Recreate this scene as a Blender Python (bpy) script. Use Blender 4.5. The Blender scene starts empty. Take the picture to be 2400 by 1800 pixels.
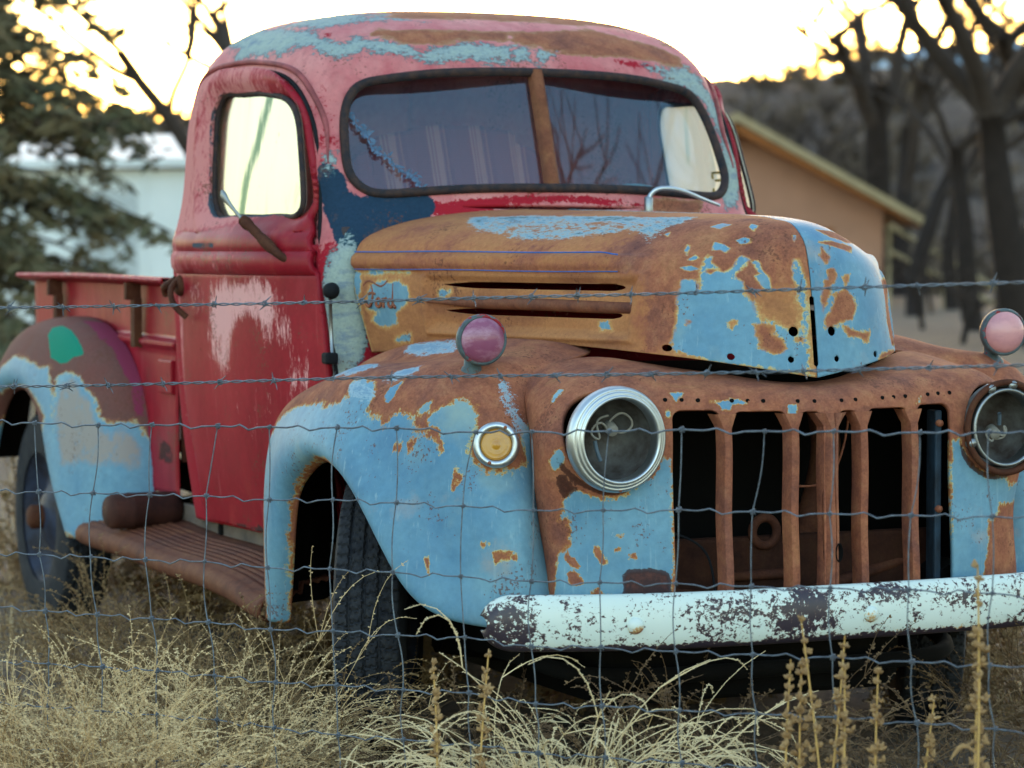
import bpy, math, random
import numpy as np
from math import radians, sin, cos, pi, sqrt, atan2
from mathutils import Vector, Matrix

# ------------------------------------------------------------------ camera, sky, sun, exposure
SC = bpy.context.scene
COL = SC.collection
cam_data = bpy.data.cameras.new('camera')
cam = bpy.data.objects.new('camera', cam_data)
COL.objects.link(cam)
CAM = Vector((-3.2948, -6.3072, 1.2434))
YAW, PITCH = radians(24.471), radians(-2.793)
cam.location = CAM
cam.rotation_euler = (radians(90) + PITCH, 0, -YAW)
cam_data.lens = 100.22
cam_data.sensor_width = 36
cam_data.clip_start = 0.1
cam_data.clip_end = 5000
cam_data.dof.use_dof = True
cam_data.dof.focus_distance = 6.35
cam_data.dof.aperture_fstop = 4.4
SC.camera = cam

SUN_EL, SUN_AZ = radians(2.4), radians(27)      # azimuth measured from +Y towards +X
world = bpy.data.worlds.new('World')
SC.world = world
world.use_nodes = True
wn = world.node_tree
bg = wn.nodes['Background']
sky = wn.nodes.new('ShaderNodeTexSky')
sky.sky_type = 'NISHITA'
sky.sun_disc = False
sky.sun_elevation = SUN_EL
sky.sun_rotation = SUN_AZ
sky.altitude = 1800
sky.air_density = 1.0
sky.dust_density = 5.0
sky.ozone_density = 1.0
wn.links.new(sky.outputs[0], bg.inputs[0])
bg.inputs[1].default_value = 0.15

sun_data = bpy.data.lights.new('sun', 'SUN')
sun_data.energy = 2.0
sun_data.angle = radians(0.5)
sun_data.color = (1.0, 0.78, 0.5)
sun = bpy.data.objects.new('sun', sun_data)
COL.objects.link(sun)
sd = Vector((sin(SUN_AZ) * cos(SUN_EL), cos(SUN_AZ) * cos(SUN_EL), sin(SUN_EL)))
sun.rotation_euler = (-sd).to_track_quat('-Z', 'Y').to_euler()

SC.view_settings.view_transform = 'Standard'
SC.view_settings.look = 'None'
SC.view_settings.exposure = 3.4
SC.view_settings.gamma = 1.0
SC.render.engine = 'CYCLES'
SC.cycles.use_denoising = True
SC.cycles.max_bounces = 8
SC.cycles.transparent_max_bounces = 16

# ------------------------------------------------------------------ helpers
def S(r, g, b):
    f = lambda c: ((c / 255) / 12.92 if c / 255 <= .04045 else ((c / 255 + .055) / 1.055) ** 2.4)
    return (f(r), f(g), f(b), 1.0)

def mk(name, verts, faces, mat=None, parent=None, smooth=True, attrs=None, mats=None, fm=None):
    me = bpy.data.meshes.new(name)
    verts = np.asarray(verts, dtype=float)
    me.from_pydata(verts.tolist(), [], [tuple(int(i) for i in f) for f in faces])
    for m in ([mat] if mats is None else mats):
        if m: me.materials.append(m)
    if smooth:
        me.polygons.foreach_set('use_smooth', [True] * len(me.polygons))
    if fm is not None:
        me.polygons.foreach_set('material_index', list(fm))
    for k, fn in (attrs or {}).items():
        a = me.attributes.new(k, 'FLOAT', 'POINT')
        a.data.foreach_set('value', np.asarray(fn(verts), dtype=np.float32))
    me.update()
    o = bpy.data.objects.new(name, me)
    COL.objects.link(o)
    if parent is not None: o.parent = parent
    return o

def empty(name, loc=(0, 0, 0), parent=None):
    o = bpy.data.objects.new(name, None)
    o.empty_display_size = .1
    COL.objects.link(o)
    o.location = loc
    if parent is not None: o.parent = parent
    return o

def tag(o, label, cat, group=None):
    o['label'] = label; o['category'] = cat
    if group: o['group'] = group
    return o

def solid(o, t, offset=-1.0):
    m = o.modifiers.new('thickness', 'SOLIDIFY'); m.thickness = t; m.offset = offset; m.use_rim = True
    return o

def nspline(t, P):
    """natural cubic spline through P (n,k) at knots t -> evaluator"""
    t = np.asarray(t, float); P = np.asarray(P, float); n = len(t)
    h = np.diff(t)
    A = np.zeros((n, n)); B = np.zeros((n, P.shape[1])); A[0, 0] = A[-1, -1] = 1
    for i in range(1, n - 1):
        A[i, i - 1], A[i, i], A[i, i + 1] = h[i - 1], 2 * (h[i - 1] + h[i]), h[i]
        B[i] = 6 * ((P[i + 1] - P[i]) / h[i] - (P[i] - P[i - 1]) / h[i - 1])
    M = np.linalg.solve(A, B)
    def ev(x):
        x = np.asarray(x, float); i = np.clip(np.searchsorted(t, x) - 1, 0, n - 2)
        hi = h[i][:, None]; a = (t[i + 1] - x)[:, None]; b = (x - t[i])[:, None]
        return (M[i] * a ** 3 + M[i + 1] * b ** 3) / (6 * hi) + (P[i] / hi - M[i] * hi / 6) * a + (P[i + 1] / hi - M[i + 1] * hi / 6) * b
    return ev

def chord(G, axis):
    d = np.linalg.norm(np.diff(G, axis=axis), axis=2)
    d = np.maximum(d.mean(axis=1 - axis), 1e-4)
    return np.concatenate([[0], np.cumsum(d)])

def loft(G, nu, nv):
    """interpolating tensor cubic surface through a control net G[u][v]"""
    G = np.asarray(G, float)
    tu, tv = chord(G, 0), chord(G, 1)
    su, sv = np.linspace(0, tu[-1], nu), np.linspace(0, tv[-1], nv)
    A = nspline(tu, G.reshape(len(G), -1))(su).reshape(nu, G.shape[1], 3)
    A = A.transpose(1, 0, 2).reshape(G.shape[1], -1)
    return nspline(tv, A)(sv).reshape(nv, nu, 3).transpose(1, 0, 2)

def normals(Q):
    du = np.gradient(Q, axis=0); dv = np.gradient(Q, axis=1)
    n = np.cross(du, dv); l = np.linalg.norm(n, axis=2, keepdims=True)
    return n / np.maximum(l, 1e-9)

def grid_faces(nu, nv, flip=False, wrap_u=False, wrap_v=False):
    F = []
    for i in range(nu if wrap_u else nu - 1):
        for j in range(nv if wrap_v else nv - 1):
            a, b, c, d = i * nv + j, ((i + 1) % nu) * nv + j, ((i + 1) % nu) * nv + (j + 1) % nv, i * nv + (j + 1) % nv
            F.append((a, d, c, b) if flip else (a, b, c, d))
    return F

def patch(name, Q, mat, parent, trim=None, flip=False, attrs=None, thick=None, inner=None):
    """dense grid -> mesh; faces where trim(P) < 0 are clipped away along the zero line"""
    nu, nv = Q.shape[:2]
    global UVC
    V = Q.reshape(-1, 3); F = grid_faces(nu, nv, flip)
    UVC = np.stack(np.meshgrid(np.linspace(0, 1, nu), np.linspace(0, 1, nv), indexing='ij'), 2).reshape(-1, 2)
    if trim is not None:
        g = np.asarray(trim(V), float)
        V = V.tolist(); UVL = UVC.tolist(); out = []; cache = {}
        def cut(a, b):
            k = (a, b) if a < b else (b, a)
            if k not in cache:
                t = g[k[0]] / (g[k[0]] - g[k[1]])
                p, q = V[k[0]], V[k[1]]
                cache[k] = len(V); V.append([p[i] + (q[i] - p[i]) * t for i in range(3)])
                p, q = UVL[k[0]], UVL[k[1]]; UVL.append([p[i] + (q[i] - p[i]) * t for i in range(2)])
            return cache[k]
        for f in F:
            s = [g[i] > 0 for i in f]
            if all(s): out.append(f); continue
            if not any(s): continue
            p = []
            for k in range(4):
                a, b = f[k], f[(k + 1) % 4]
                if g[a] > 0: p.append(a)
                if (g[a] > 0) != (g[b] > 0): p.append(cut(a, b))
            if len(p) >= 3: out.append(p)
        used = sorted({i for f in out for i in f}); mp = {o: n for n, o in enumerate(used)}
        V = np.array([V[i] for i in used]); UVC = np.array([UVL[i] for i in used]); F = [[mp[i] for i in f] for f in out]
    o = mk(name, V, F, mat, parent, True, attrs)
    if thick: solid(o, thick)
    if inner is not None:
        o.data.materials.append(inner); m = o.modifiers['thickness']; m.material_offset = 1
    return o

def mirror_x(G):
    G = np.array(G, float); G[..., 0] *= -1; return G

def frames(P):
    P = np.asarray(P, float); T = np.gradient(P, axis=0); T /= np.maximum(np.linalg.norm(T, axis=1, keepdims=True), 1e-9)
    up = np.array([0, 0, 1.0]) if abs(T[0][2]) < .9 else np.array([1.0, 0, 0])
    N = np.zeros_like(P); n = up - T[0] * (up @ T[0]); n /= np.linalg.norm(n)
    for i in range(len(P)):
        n = n - T[i] * (n @ T[i]); l = np.linalg.norm(n)
        n = n / l if l > 1e-6 else np.array([1.0, 0, 0]); N[i] = n
    return T, N, np.cross(T, N)

def tube_data(P, r, n=8, sy=1.0, cap=True, closed=False):
    P = np.asarray(P, float); m = len(P)
    r = np.broadcast_to(np.asarray(r, float), (m,))
    T, N, B = frames(P)
    if closed:
        Tc = np.roll(P, -1, 0) - np.roll(P, 1, 0)
    a = np.linspace(0, 2 * pi, n, endpoint=False)
    V = (P[:, None] + r[:, None, None] * (np.cos(a)[None, :, None] * N[:, None] + sy * np.sin(a)[None, :, None] * B[:, None])).reshape(-1, 3)
    F = grid_faces(m, n, True, wrap_u=closed, wrap_v=True)
    if cap and not closed:
        F += [tuple(range(n)), tuple(range((m - 1) * n, m * n))[::-1]]
    return V, F

def join(parts):
    V = []; F = []; o = 0
    for v, f in parts:
        V.append(np.asarray(v, float)); F += [tuple(int(i) + o for i in q) for q in f]; o += len(v)
    return np.concatenate(V), F

def tube(name, P, r, mat, parent=None, n=8, sy=1.0, closed=False, attrs=None):
    V, F = tube_data(P, r, n, sy, True, closed)
    return mk(name, V, F, mat, parent, True, attrs)

def lathe_data(prof, n=48, axis='y', c=(0, 0, 0), R=None):
    """profile [(radius, along)] spun about an axis through c"""
    a = np.linspace(0, 2 * pi, n, endpoint=False); V = []
    for r, h in prof:
        for t in a:
            x, z = r * cos(t), r * sin(t)
            V.append((x, h, z) if axis == 'y' else ((h, x, z) if axis == 'x' else (x, z, h)))
    V = np.array(V)
    if R is not None: V = V @ np.array(R).T
    V = V + np.array(c)
    return V, grid_faces(len(prof), n, False, wrap_v=True)

def lathe(name, prof, mat, parent=None, n=48, axis='y', c=(0, 0, 0), R=None, attrs=None):
    V, F = lathe_data(prof, n, axis, c, R)
    return mk(name, V, F, mat, parent, True, attrs)

def box_data(x0, x1, y0, y1, z0, z1):
    V = [(x, y, z) for x in (x0, x1) for y in (y0, y1) for z in (z0, z1)]
    F = [(0, 1, 3, 2), (4, 6, 7, 5), (0, 4, 5, 1), (2, 3, 7, 6), (0, 2, 6, 4), (1, 5, 7, 3)]
    return np.array(V, float), F

def box(name, b, mat, parent=None, bev=.004, attrs=None):
    V, F = box_data(*b)
    o = mk(name, V, F, mat, parent, False, attrs)
    if bev:
        m = o.modifiers.new('edge', 'BEVEL'); m.width = bev; m.segments = 2; m.limit_method = 'ANGLE'
    return o

def sm(a, b, x):
    t = np.clip((np.asarray(x, float) - a) / (b - a), 0, 1); return t * t * (3 - 2 * t)

def curve(P, n):
    P = np.asarray(P, float); t = np.concatenate([[0], np.cumsum(np.maximum(np.linalg.norm(np.diff(P, axis=0), axis=1), 1e-5))])
    return nspline(t, P)(np.linspace(0, t[-1], n))

def blobs(L, base=0.0):
    """scalar field from soft ellipsoids (x,y,z,radius or (rx,ry,rz),weight)"""
    def fn(P):
        m = np.full(len(P), base, float)
        for x, y, z, r, w in L:
            r = np.array(r if isinstance(r, tuple) else (r, r, r), float)
            d = np.sqrt((((P - np.array([x, y, z])) / r) ** 2).sum(1))
            m += w * (1 - sm(.25, 1.15, d))
        return m
    return fn

def sdf_poly(p, poly):
    """signed distance to a closed polygon, negative inside"""
    d = np.full(len(p), 1e9); inside = np.zeros(len(p), bool)
    A = poly; B = np.roll(poly, -1, 0)
    for a, b in zip(A, B):
        e = b - a; w = p - a; t = np.clip((w @ e) / (e @ e), 0, 1)
        d = np.minimum(d, ((w - t[:, None] * e) ** 2).sum(1))
        c = (a[1] <= p[:, 1]) != (b[1] <= p[:, 1])
        if abs(e[1]) > 1e-12:
            xi = a[0] + (p[:, 1] - a[1]) / e[1] * e[0]; inside ^= c & (p[:, 0] < xi)
    return np.where(inside, -1, 1) * np.sqrt(d)

# wear patches drawn on each panel in that panel's own surface coordinates (u, v)
PAINT = {
 'f_blue': [
  [(.222, .681), (.243, .714), (.275, .714), (.307, .714), (.365, .723), (.45, .739), (.529, .723), (.519, .697), (.545, .689), (.529, .655), (.524, .622), (.545, .597), (.577, .597), (.593, .63), (.593, .689), (.598, .706), (.619, .681), (.64, .689), (.651, .681), (.651, .655), (.656, .622), (.672, .622), (.688, .63), (.698, .647), (.714, .639), (.725, .597), (.725, .588), (.714, .58), (.72, .546), (.73, .487), (.746, .479), (.757, .496), (.762, .521), (.772, .538), (.783, .538), (.788, .538), (.81, .479), (.831, .37), (.841, .328), (.825, .311), (.81, .311), (.836, .202), (.862, .218), (.931, .193), (.979, .277), (.942, .924), (.831, .941), (.746, .933), (.698, .933), (.63, .958), (.561, .958), (.503, .908), (.312, .966), (.19, .966), (.101, .966), (.005, .983), (.0, .891), (.116, .807), (.185, .672)]],
 'f_blueisl': [
  [(.619, .605), (.614, .563), (.624, .521), (.635, .58), (.63, .613)],
  [(.688, .588), (.693, .555), (.698, .546), (.704, .571), (.698, .597)]],
 'f_scrape': [
  [(.741, .345), (.757, .336), (.783, .311), (.815, .269), (.852, .168), (.81, .311), (.783, .345), (.762, .361)],
  [(.354, .504), (.397, .496), (.439, .471), (.476, .437), (.529, .479), (.513, .529), (.492, .563), (.455, .563)],
  [(.587, .529), (.598, .462), (.614, .437), (.624, .487), (.608, .529)],
  [(.434, .202), (.429, .134), (.471, .143), (.508, .16), (.534, .193), (.55, .235), (.519, .235), (.476, .235)],
  [(.519, .63), (.54, .605), (.571, .597), (.593, .63), (.577, .655), (.545, .664)]],
 'f_rustisl': [
  [(.72, .622), (.73, .588), (.735, .588), (.746, .597), (.751, .605), (.735, .605), (.73, .613)],
  [(.698, .672), (.709, .655), (.709, .672), (.704, .689)],
  [(.772, .588), (.783, .58), (.783, .597), (.783, .613), (.778, .605)],
  [(.778, .798), (.783, .79), (.788, .807), (.788, .815)],
  [(.862, .605), (.889, .504), (.894, .504), (.878, .58), (.873, .613)],
  [(.841, .63), (.852, .605), (.847, .63)],
  [(.677, .697), (.688, .689), (.688, .697), (.677, .706)]],
 'h_blue': [
  [(.826, .704), (.834, .698), (.849, .709), (.853, .741), (.849, .661), (.853, .635), (.853, .603), (.857, .582), (.869, .593), (.869, .619), (.884, .667), (.896, .646), (.903, .603), (.907, .587), (.919, .608), (.915, .64), (.907, .661), (.9, .688), (.911, .714), (.915, .757), (.923, .794), (.927, .831), (.934, .847), (.954, .857), (.965, .873), (.977, .889), (.981, .868), (.985, .825), (.981, .783), (.981, .735), (.977, .704), (.977, .656), (.981, .608), (.988, .608), (.992, .661), (.996, .709), (.996, .783), (.996, .825), (.992, .894), (.992, 1.0), (.934, 1.0), (.884, 1.0), (.857, .995), (.822, .984), (.815, .952), (.819, .91), (.822, .857), (.822, .778)]],
 'h_rustisl': [
  [(.923, .862), (.934, .857), (.95, .868), (.95, .894), (.961, .91), (.965, .931), (.958, .947), (.946, .947), (.931, .937), (.931, .915), (.927, .899)],
  [(.892, .857), (.9, .852), (.896, .878)],
  [(.838, .852), (.842, .857), (.838, .873)],
  [(.977, .899), (.985, .899), (.985, .91), (.977, .91)],
  [(.861, .661), (.873, .661), (.869, .672), (.861, .672)]],
 'h_blueisl': [
  [(.857, .508), (.873, .519), (.888, .545), (.884, .577), (.873, .556), (.861, .561)],
  [(.892, .492), (.903, .466), (.915, .481), (.915, .508), (.903, .524)],
  [(.903, .349), (.903, .291), (.919, .317), (.915, .402)],
  [(.815, .556), (.811, .529), (.819, .534), (.826, .593)],
  [(.923, .619), (.931, .614), (.934, .656), (.946, .698), (.946, .741), (.938, .735), (.931, .704), (.927, .688), (.934, .677), (.927, .646)],
  [(.985, .444), (.992, .444), (.985, .508)],
  [(.822, .651), (.838, .64), (.849, .656), (.838, .667)],
  [(.819, .37), (.834, .307), (.861, .323), (.846, .386)],
  [(.83, .614), (.838, .587), (.846, .603), (.838, .619)],
  [(.745, .46), (.749, .439), (.757, .476)]],
 'h_red': [
  [(.826, .947), (.83, .947), (.83, .995), (.826, .995)]],
 'h_scrape': [
  [(.131, .36), (.317, .296), (.575, .259), (.718, .206), (.741, .323), (.737, .45), (.741, .524), (.703, .481), (.656, .444), (.622, .487), (.568, .497), (.564, .529), (.452, .545), (.367, .513), (.286, .513)]],
 'h_pale': [
  [(.058, .746), (.085, .73), (.154, .725), (.181, .751), (.185, .788), (.166, .825), (.139, .857), (.124, .905), (.062, .915), (.035, .899), (.073, .862), (.031, .857), (.039, .81)],
  [(.0, .698), (.023, .704), (.027, .735), (.008, .82), (.0, .905), (.0, .995), (.0, .931), (.0, .82)],
  [(.263, .762), (.297, .757), (.29, .778), (.266, .788)],
  [(.687, .868), (.71, .857), (.714, .899), (.691, .91)],
  [(.031, .698), (.181, .693), (.181, .698), (.035, .709)],
  [(.143, .942), (.166, .937), (.158, .963), (.104, .963)]],
 'h_brown': [
  [(.73, .571), (.788, .529), (.822, .635), (.822, .778), (.822, .857), (.815, .937), (.788, .979), (.784, .857), (.795, .778), (.776, .698)],
  [(.73, .481), (.707, .328), (.78, .323), (.846, .254), (.919, .153), (.985, .302), (1.0, .471), (.996, .672), (.977, .698), (.934, .746), (.915, .778), (.857, .735), (.834, .698), (.784, .587)]],
 'hl_rust': [
  [(.969, .661), (.958, .656), (.954, .683), (.961, .72), (.973, .73)],
  [(.961, .762), (.942, .741), (.931, .772), (.927, .804), (.938, .847), (.958, .852), (.965, .862), (.981, .873), (.985, .847), (.973, .825), (.965, .799)],
  [(.942, .698), (.931, .683), (.934, .714), (.942, .73)],
  [(.95, .873), (.934, .889), (.903, .899), (.911, .926), (.927, .905), (.946, .899)],
  [(.969, .54), (.961, .598), (.969, .635), (.977, .598)],
  [(.969, .508), (.934, .497), (.876, .54), (.903, .566), (.938, .534)],
  [(.884, .995), (.876, .984), (.846, .984), (.815, .995), (.834, 1.0)],
  [(.764, .709), (.768, .757), (.784, .873), (.799, .974), (.826, .963), (.83, .868), (.811, .714)],
  [(.946, .37), (.826, .439), (.749, .529), (.876, .508), (.923, .46)],
  [(.977, .709), (.965, .698), (.973, .762), (.977, .783), (.985, .825), (.985, .783)]],
 'n_blue': [
  [(.57, .077), (.55, .085), (.544, .098), (.557, .106), (.57, .127), (.557, .161), (.53, .185), (.503, .206), (.47, .217), (.45, .225), (.456, .238), (.55, .241), (.792, .235), (.879, .233), (.879, .037), (.779, .048), (.738, .056), (.732, .066), (.705, .077), (.644, .079), (.631, .079), (.631, .063), (.604, .071)],
  [(.436, .762), (.423, .778), (.463, .791), (.503, .804), (.537, .831), (.55, .873), (.584, .892), (.55, .958), (.53, .934), (.644, .937), (.638, .865), (.671, .862), (.698, .841), (.772, .841), (.839, .831), (.893, .823), (.879, .746), (.691, .757), (.49, .762)]],
 'n_blueisl': [
  [(.43, .063), (.403, .069), (.396, .077), (.436, .079), (.463, .074), (.47, .066)],
  [(.221, .079), (.201, .095), (.215, .098), (.228, .085), (.235, .077)],
  [(.262, .246), (.255, .267), (.275, .259), (.289, .251)],
  [(.282, .307), (.282, .325), (.268, .344), (.275, .37), (.289, .368), (.289, .341), (.315, .339), (.315, .325), (.295, .32)],
  [(.289, .434), (.282, .447), (.322, .444), (.329, .434)],
  [(.309, .68), (.282, .696), (.309, .69)],
  [(.336, .23), (.322, .235), (.342, .235)]],
 'n_rustisl': [
  [(.718, .114), (.718, .119), (.738, .122), (.765, .13), (.765, .124), (.732, .114)],
  [(.725, .143), (.718, .148), (.725, .153), (.732, .146)],
  [(.745, .167), (.738, .177), (.752, .177), (.758, .167)],
  [(.745, .069), (.758, .082), (.779, .085), (.772, .074), (.758, .066)],
  [(.805, .069), (.799, .079), (.826, .093), (.839, .087), (.832, .071)],
  [(.859, .106), (.852, .116), (.872, .122), (.872, .106)],
  [(.685, .151), (.685, .159), (.691, .156)]],
 'n_dark': [
  [(.812, .156), (.792, .164), (.785, .188), (.792, .212), (.805, .228), (.832, .233), (.879, .23), (.872, .156)],
  [(.497, .069), (.49, .079), (.53, .09), (.544, .103), (.544, .095), (.564, .077), (.544, .071)]],
 'c_teal': [
  [(.738, .182), (.755, .207), (.729, .334), (.716, .356), (.694, .365), (.686, .374), (.703, .38), (.699, .401), (.686, .413), (.672, .426), (.681, .435), (.69, .456), (.694, .474), (.69, .489), (.659, .486), (.659, .465), (.659, .444), (.659, .426), (.664, .41), (.668, .401), (.672, .386), (.664, .377), (.659, .371), (.668, .362), (.686, .356), (.681, .34), (.672, .319), (.677, .264), (.668, .234), (.69, .228), (.707, .179), (.721, .182)],
  [(.69, .489), (.69, .502), (.659, .498), (.659, .486)],
  [(.686, .505), (.681, .52), (.659, .511), (.659, .502)],
  [(.655, .584), (.664, .626), (.642, .632), (.624, .638), (.581, .641), (.546, .653), (.511, .66), (.45, .626), (.45, .617), (.472, .617), (.507, .623), (.568, .629), (.603, .626), (.624, .62), (.642, .596)],
  [(.52, .365), (.524, .371), (.498, .368), (.498, .362)]],
 'c_rust': [
  [(.729, .389), (.725, .435), (.729, .495), (.694, .489), (.699, .468), (.686, .435), (.686, .422), (.699, .404), (.707, .389)],
  [(.729, .495), (.742, .571), (.721, .59), (.703, .614), (.681, .626), (.655, .626), (.659, .617), (.672, .581), (.672, .544), (.681, .523), (.69, .502), (.694, .489)],
  [(.459, .565), (.459, .599), (.445, .593), (.445, .553)]],
 'c_red': [
  [(.672, .559), (.664, .581), (.655, .608), (.651, .623), (.642, .62), (.629, .629), (.62, .623), (.624, .62), (.651, .605), (.655, .578), (.664, .559)],
  [(.437, .407), (.454, .416), (.467, .468), (.45, .468), (.437, .432)],
  [(.467, .468), (.467, .492), (.467, .52), (.459, .538), (.454, .562), (.454, .532), (.459, .492), (.45, .468)],
  [(.716, .359), (.716, .365), (.703, .365), (.703, .362)],
  [(.672, .505), (.672, .511), (.668, .511), (.664, .505)]],
 'c_navy': [
  [(.498, .362), (.489, .368), (.463, .368), (.454, .374), (.45, .383), (.454, .416), (.437, .41), (.432, .401), (.419, .38), (.402, .368), (.406, .359), (.437, .359), (.467, .359)],
  [(.668, .377), (.672, .38), (.668, .401), (.659, .401), (.655, .38), (.659, .374)]],
 'r_blue': [
  [(.682, .722), (.566, .658), (.504, .646), (.434, .658), (.372, .633), (.349, .57), (.318, .608), (.202, .684), (.124, .696), (.132, .937), (.24, .772), (.341, .81), (.55, .924), (.729, .911)]],
 'r_grey': [
  [(.302, .57), (.295, .468), (.279, .418), (.256, .405), (.24, .342), (.202, .329), (.194, .266), (.194, .076), (.163, .038), (.124, .051), (.124, .696), (.202, .684)]],
 'r_pink': [
  [(.473, .127), (.465, .038), (.403, .0), (.333, .0), (.279, .013), (.209, .025), (.209, .089), (.256, .076), (.295, .114), (.333, .114), (.38, .152)]],
 'r_green': [
  [(.465, .43), (.488, .342), (.473, .278), (.434, .266), (.388, .278), (.349, .291), (.333, .304), (.333, .392), (.326, .456), (.333, .506), (.372, .544), (.419, .494)]],
}
PLEN = dict(f=(2.2, .55), h=(1.4, .75), hl=(1.4, .75), n=(.65, 1.6), c=(1.6, 4.2), r=(2.0, .5))
def worn(name, w=.05, grow=0.0):
    """soft membership (0.5 on the outline, 1 well inside) of the drawn patches called name"""
    L = np.array(PLEN[name.split('_')[0]]); m = np.zeros(len(UVC))
    for poly in PAINT[name]:
        m = np.maximum(m, np.clip(.5 - (sdf_poly(UVC * L, np.array(poly) * L) - grow) / w, 0, 1))
    return m

# ------------------------------------------------------------------ materials
class NT:
    def __init__(s, name):
        s.m = bpy.data.materials.new(name); s.m.use_nodes = True; s.t = s.m.node_tree
        s.b = s.t.nodes['Principled BSDF']; s.out = s.t.nodes['Material Output']
    def n(s, k, **kw):
        x = s.t.nodes.new(k)
        for a, v in kw.items():
            if a.startswith('i_'):
                q = a[2:]; x.inputs[int(q) if q.isdigit() else q].default_value = v
            else: setattr(x, a, v)
        return x
    def l(s, a, b): s.t.links.new(a, b)
    def math(s, op, a, b=None, clamp=False):
        x = s.n('ShaderNodeMath', operation=op, use_clamp=clamp)
        for i, v in enumerate((a, b)):
            if v is None: continue
            if isinstance(v, (int, float)): x.inputs[i].default_value = v
            else: s.l(v, x.inputs[i])
        return x.outputs[0]
    def noise(s, scale, detail=6, rough=.6, stretch=(1, 1, 1), off=(0, 0, 0), dist=0.0):
        tc = s.n('ShaderNodeTexCoord'); mp = s.n('ShaderNodeMapping')
        mp.inputs['Scale'].default_value = stretch; mp.inputs['Location'].default_value = off
        s.l(tc.outputs['Object'], mp.inputs[0])
        x = s.n('ShaderNodeTexNoise'); x.inputs['Scale'].default_value = scale; x.inputs['Detail'].default_value = detail
        x.inputs['Roughness'].default_value = rough; x.inputs['Distortion'].default_value = dist
        s.l(mp.outputs[0], x.inputs['Vector']); return x.outputs['Fac']
    def ramp(s, fac, stops, interp='LINEAR'):
        x = s.n('ShaderNodeValToRGB'); x.color_ramp.interpolation = interp
        e = x.color_ramp.elements
        while len(e) < len(stops): e.new(.5)
        for q, (p, c) in zip(e, stops): q.position = p; q.color = c
        s.l(fac, x.inputs[0]); return x
    def mix(s, fac, a, b):
        x = s.n('ShaderNodeMix', data_type='RGBA')
        for k, v in ((0, fac), (6, a), (7, b)):
            if isinstance(v, (int, float)): x.inputs[k].default_value = v
            elif isinstance(v, tuple): x.inputs[k].default_value = v
            else: s.l(v, x.inputs[k])
        return x.outputs[2]
    def bump(s, h, strength=.2, dist=.01, prev=None):
        x = s.n('ShaderNodeBump'); x.inputs['Strength'].default_value = strength; x.inputs['Distance'].default_value = dist
        s.l(h, x.inputs['Height'])
        if prev is not None: s.l(prev, x.inputs['Normal'])
        return x.outputs[0]
    def attr(s, name):
        x = s.n('ShaderNodeAttribute', attribute_name=name, attribute_type='GEOMETRY'); return x.outputs['Fac']

def al(c, a): return (c[0], c[1], c[2], a)

def plain(name, c, rough=.6, metal=0.0, var=.25, scale=20, bump=.1, c2=None):
    T = NT(name)
    n = T.noise(scale, 8, .65)
    c2 = c2 or tuple(x * (1 - var) for x in c[:3]) + (1,)
    T.l(T.mix(T.ramp(n, [(.35, (0, 0, 0, 1)), (.65, (1, 1, 1, 1))]).outputs[0], c, c2), T.b.inputs['Base Color'])
    T.b.inputs['Roughness'].default_value = rough; T.b.inputs['Metallic'].default_value = metal; T.b.inputs['Specular IOR Level'].default_value = .2
    if bump: T.l(T.bump(T.noise(scale * 6, 4), bump, .003), T.b.inputs['Normal'])
    return T.m

def grime_scale(T, col, fine, lo, hi):
    """multiply a colour by fine uneven dirt between lo and hi"""
    r = T.ramp(T.noise(fine, 9, .74), [(.30, (lo, lo, lo, 1)), (.70, (hi, hi, hi, 1))])
    x = T.n('ShaderNodeMix', data_type='RGBA', blend_type='MULTIPLY'); x.inputs[0].default_value = 1.0
    if isinstance(col, tuple): x.inputs[6].default_value = col
    else: T.l(col, x.inputs[6])
    T.l(r.outputs[0], x.inputs[7]); return x.outputs[2]

def rust_tone(T, off=0.0, dark=1.0):
    """mottled rust: plum, brown, orange and ochre clouds under fine pitting"""
    k = lambda c: (c[0] * dark, c[1] * dark, c[2] * dark, 1)
    a = T.ramp(T.noise(6.5, 9, .66, (1, 1, .8), (off, 2, 1), .6), [(.30, k(S(112, 74, 72))), (.43, k(S(140, 88, 72))), (.54, k(S(166, 102, 76))), (.66, k(S(182, 122, 84))), (.78, k(S(200, 150, 104)))])
    b = T.ramp(T.noise(23, 8, .7, (1, 1, 1), (off, 7, 3)), [(.34, k(S(104, 62, 54))), (.52, k(S(160, 100, 76))), (.70, k(S(190, 134, 96)))])
    return grime_scale(T, T.mix(.45, a.outputs[0], b.outputs[0]), 150, .68, 1.18)

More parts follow.
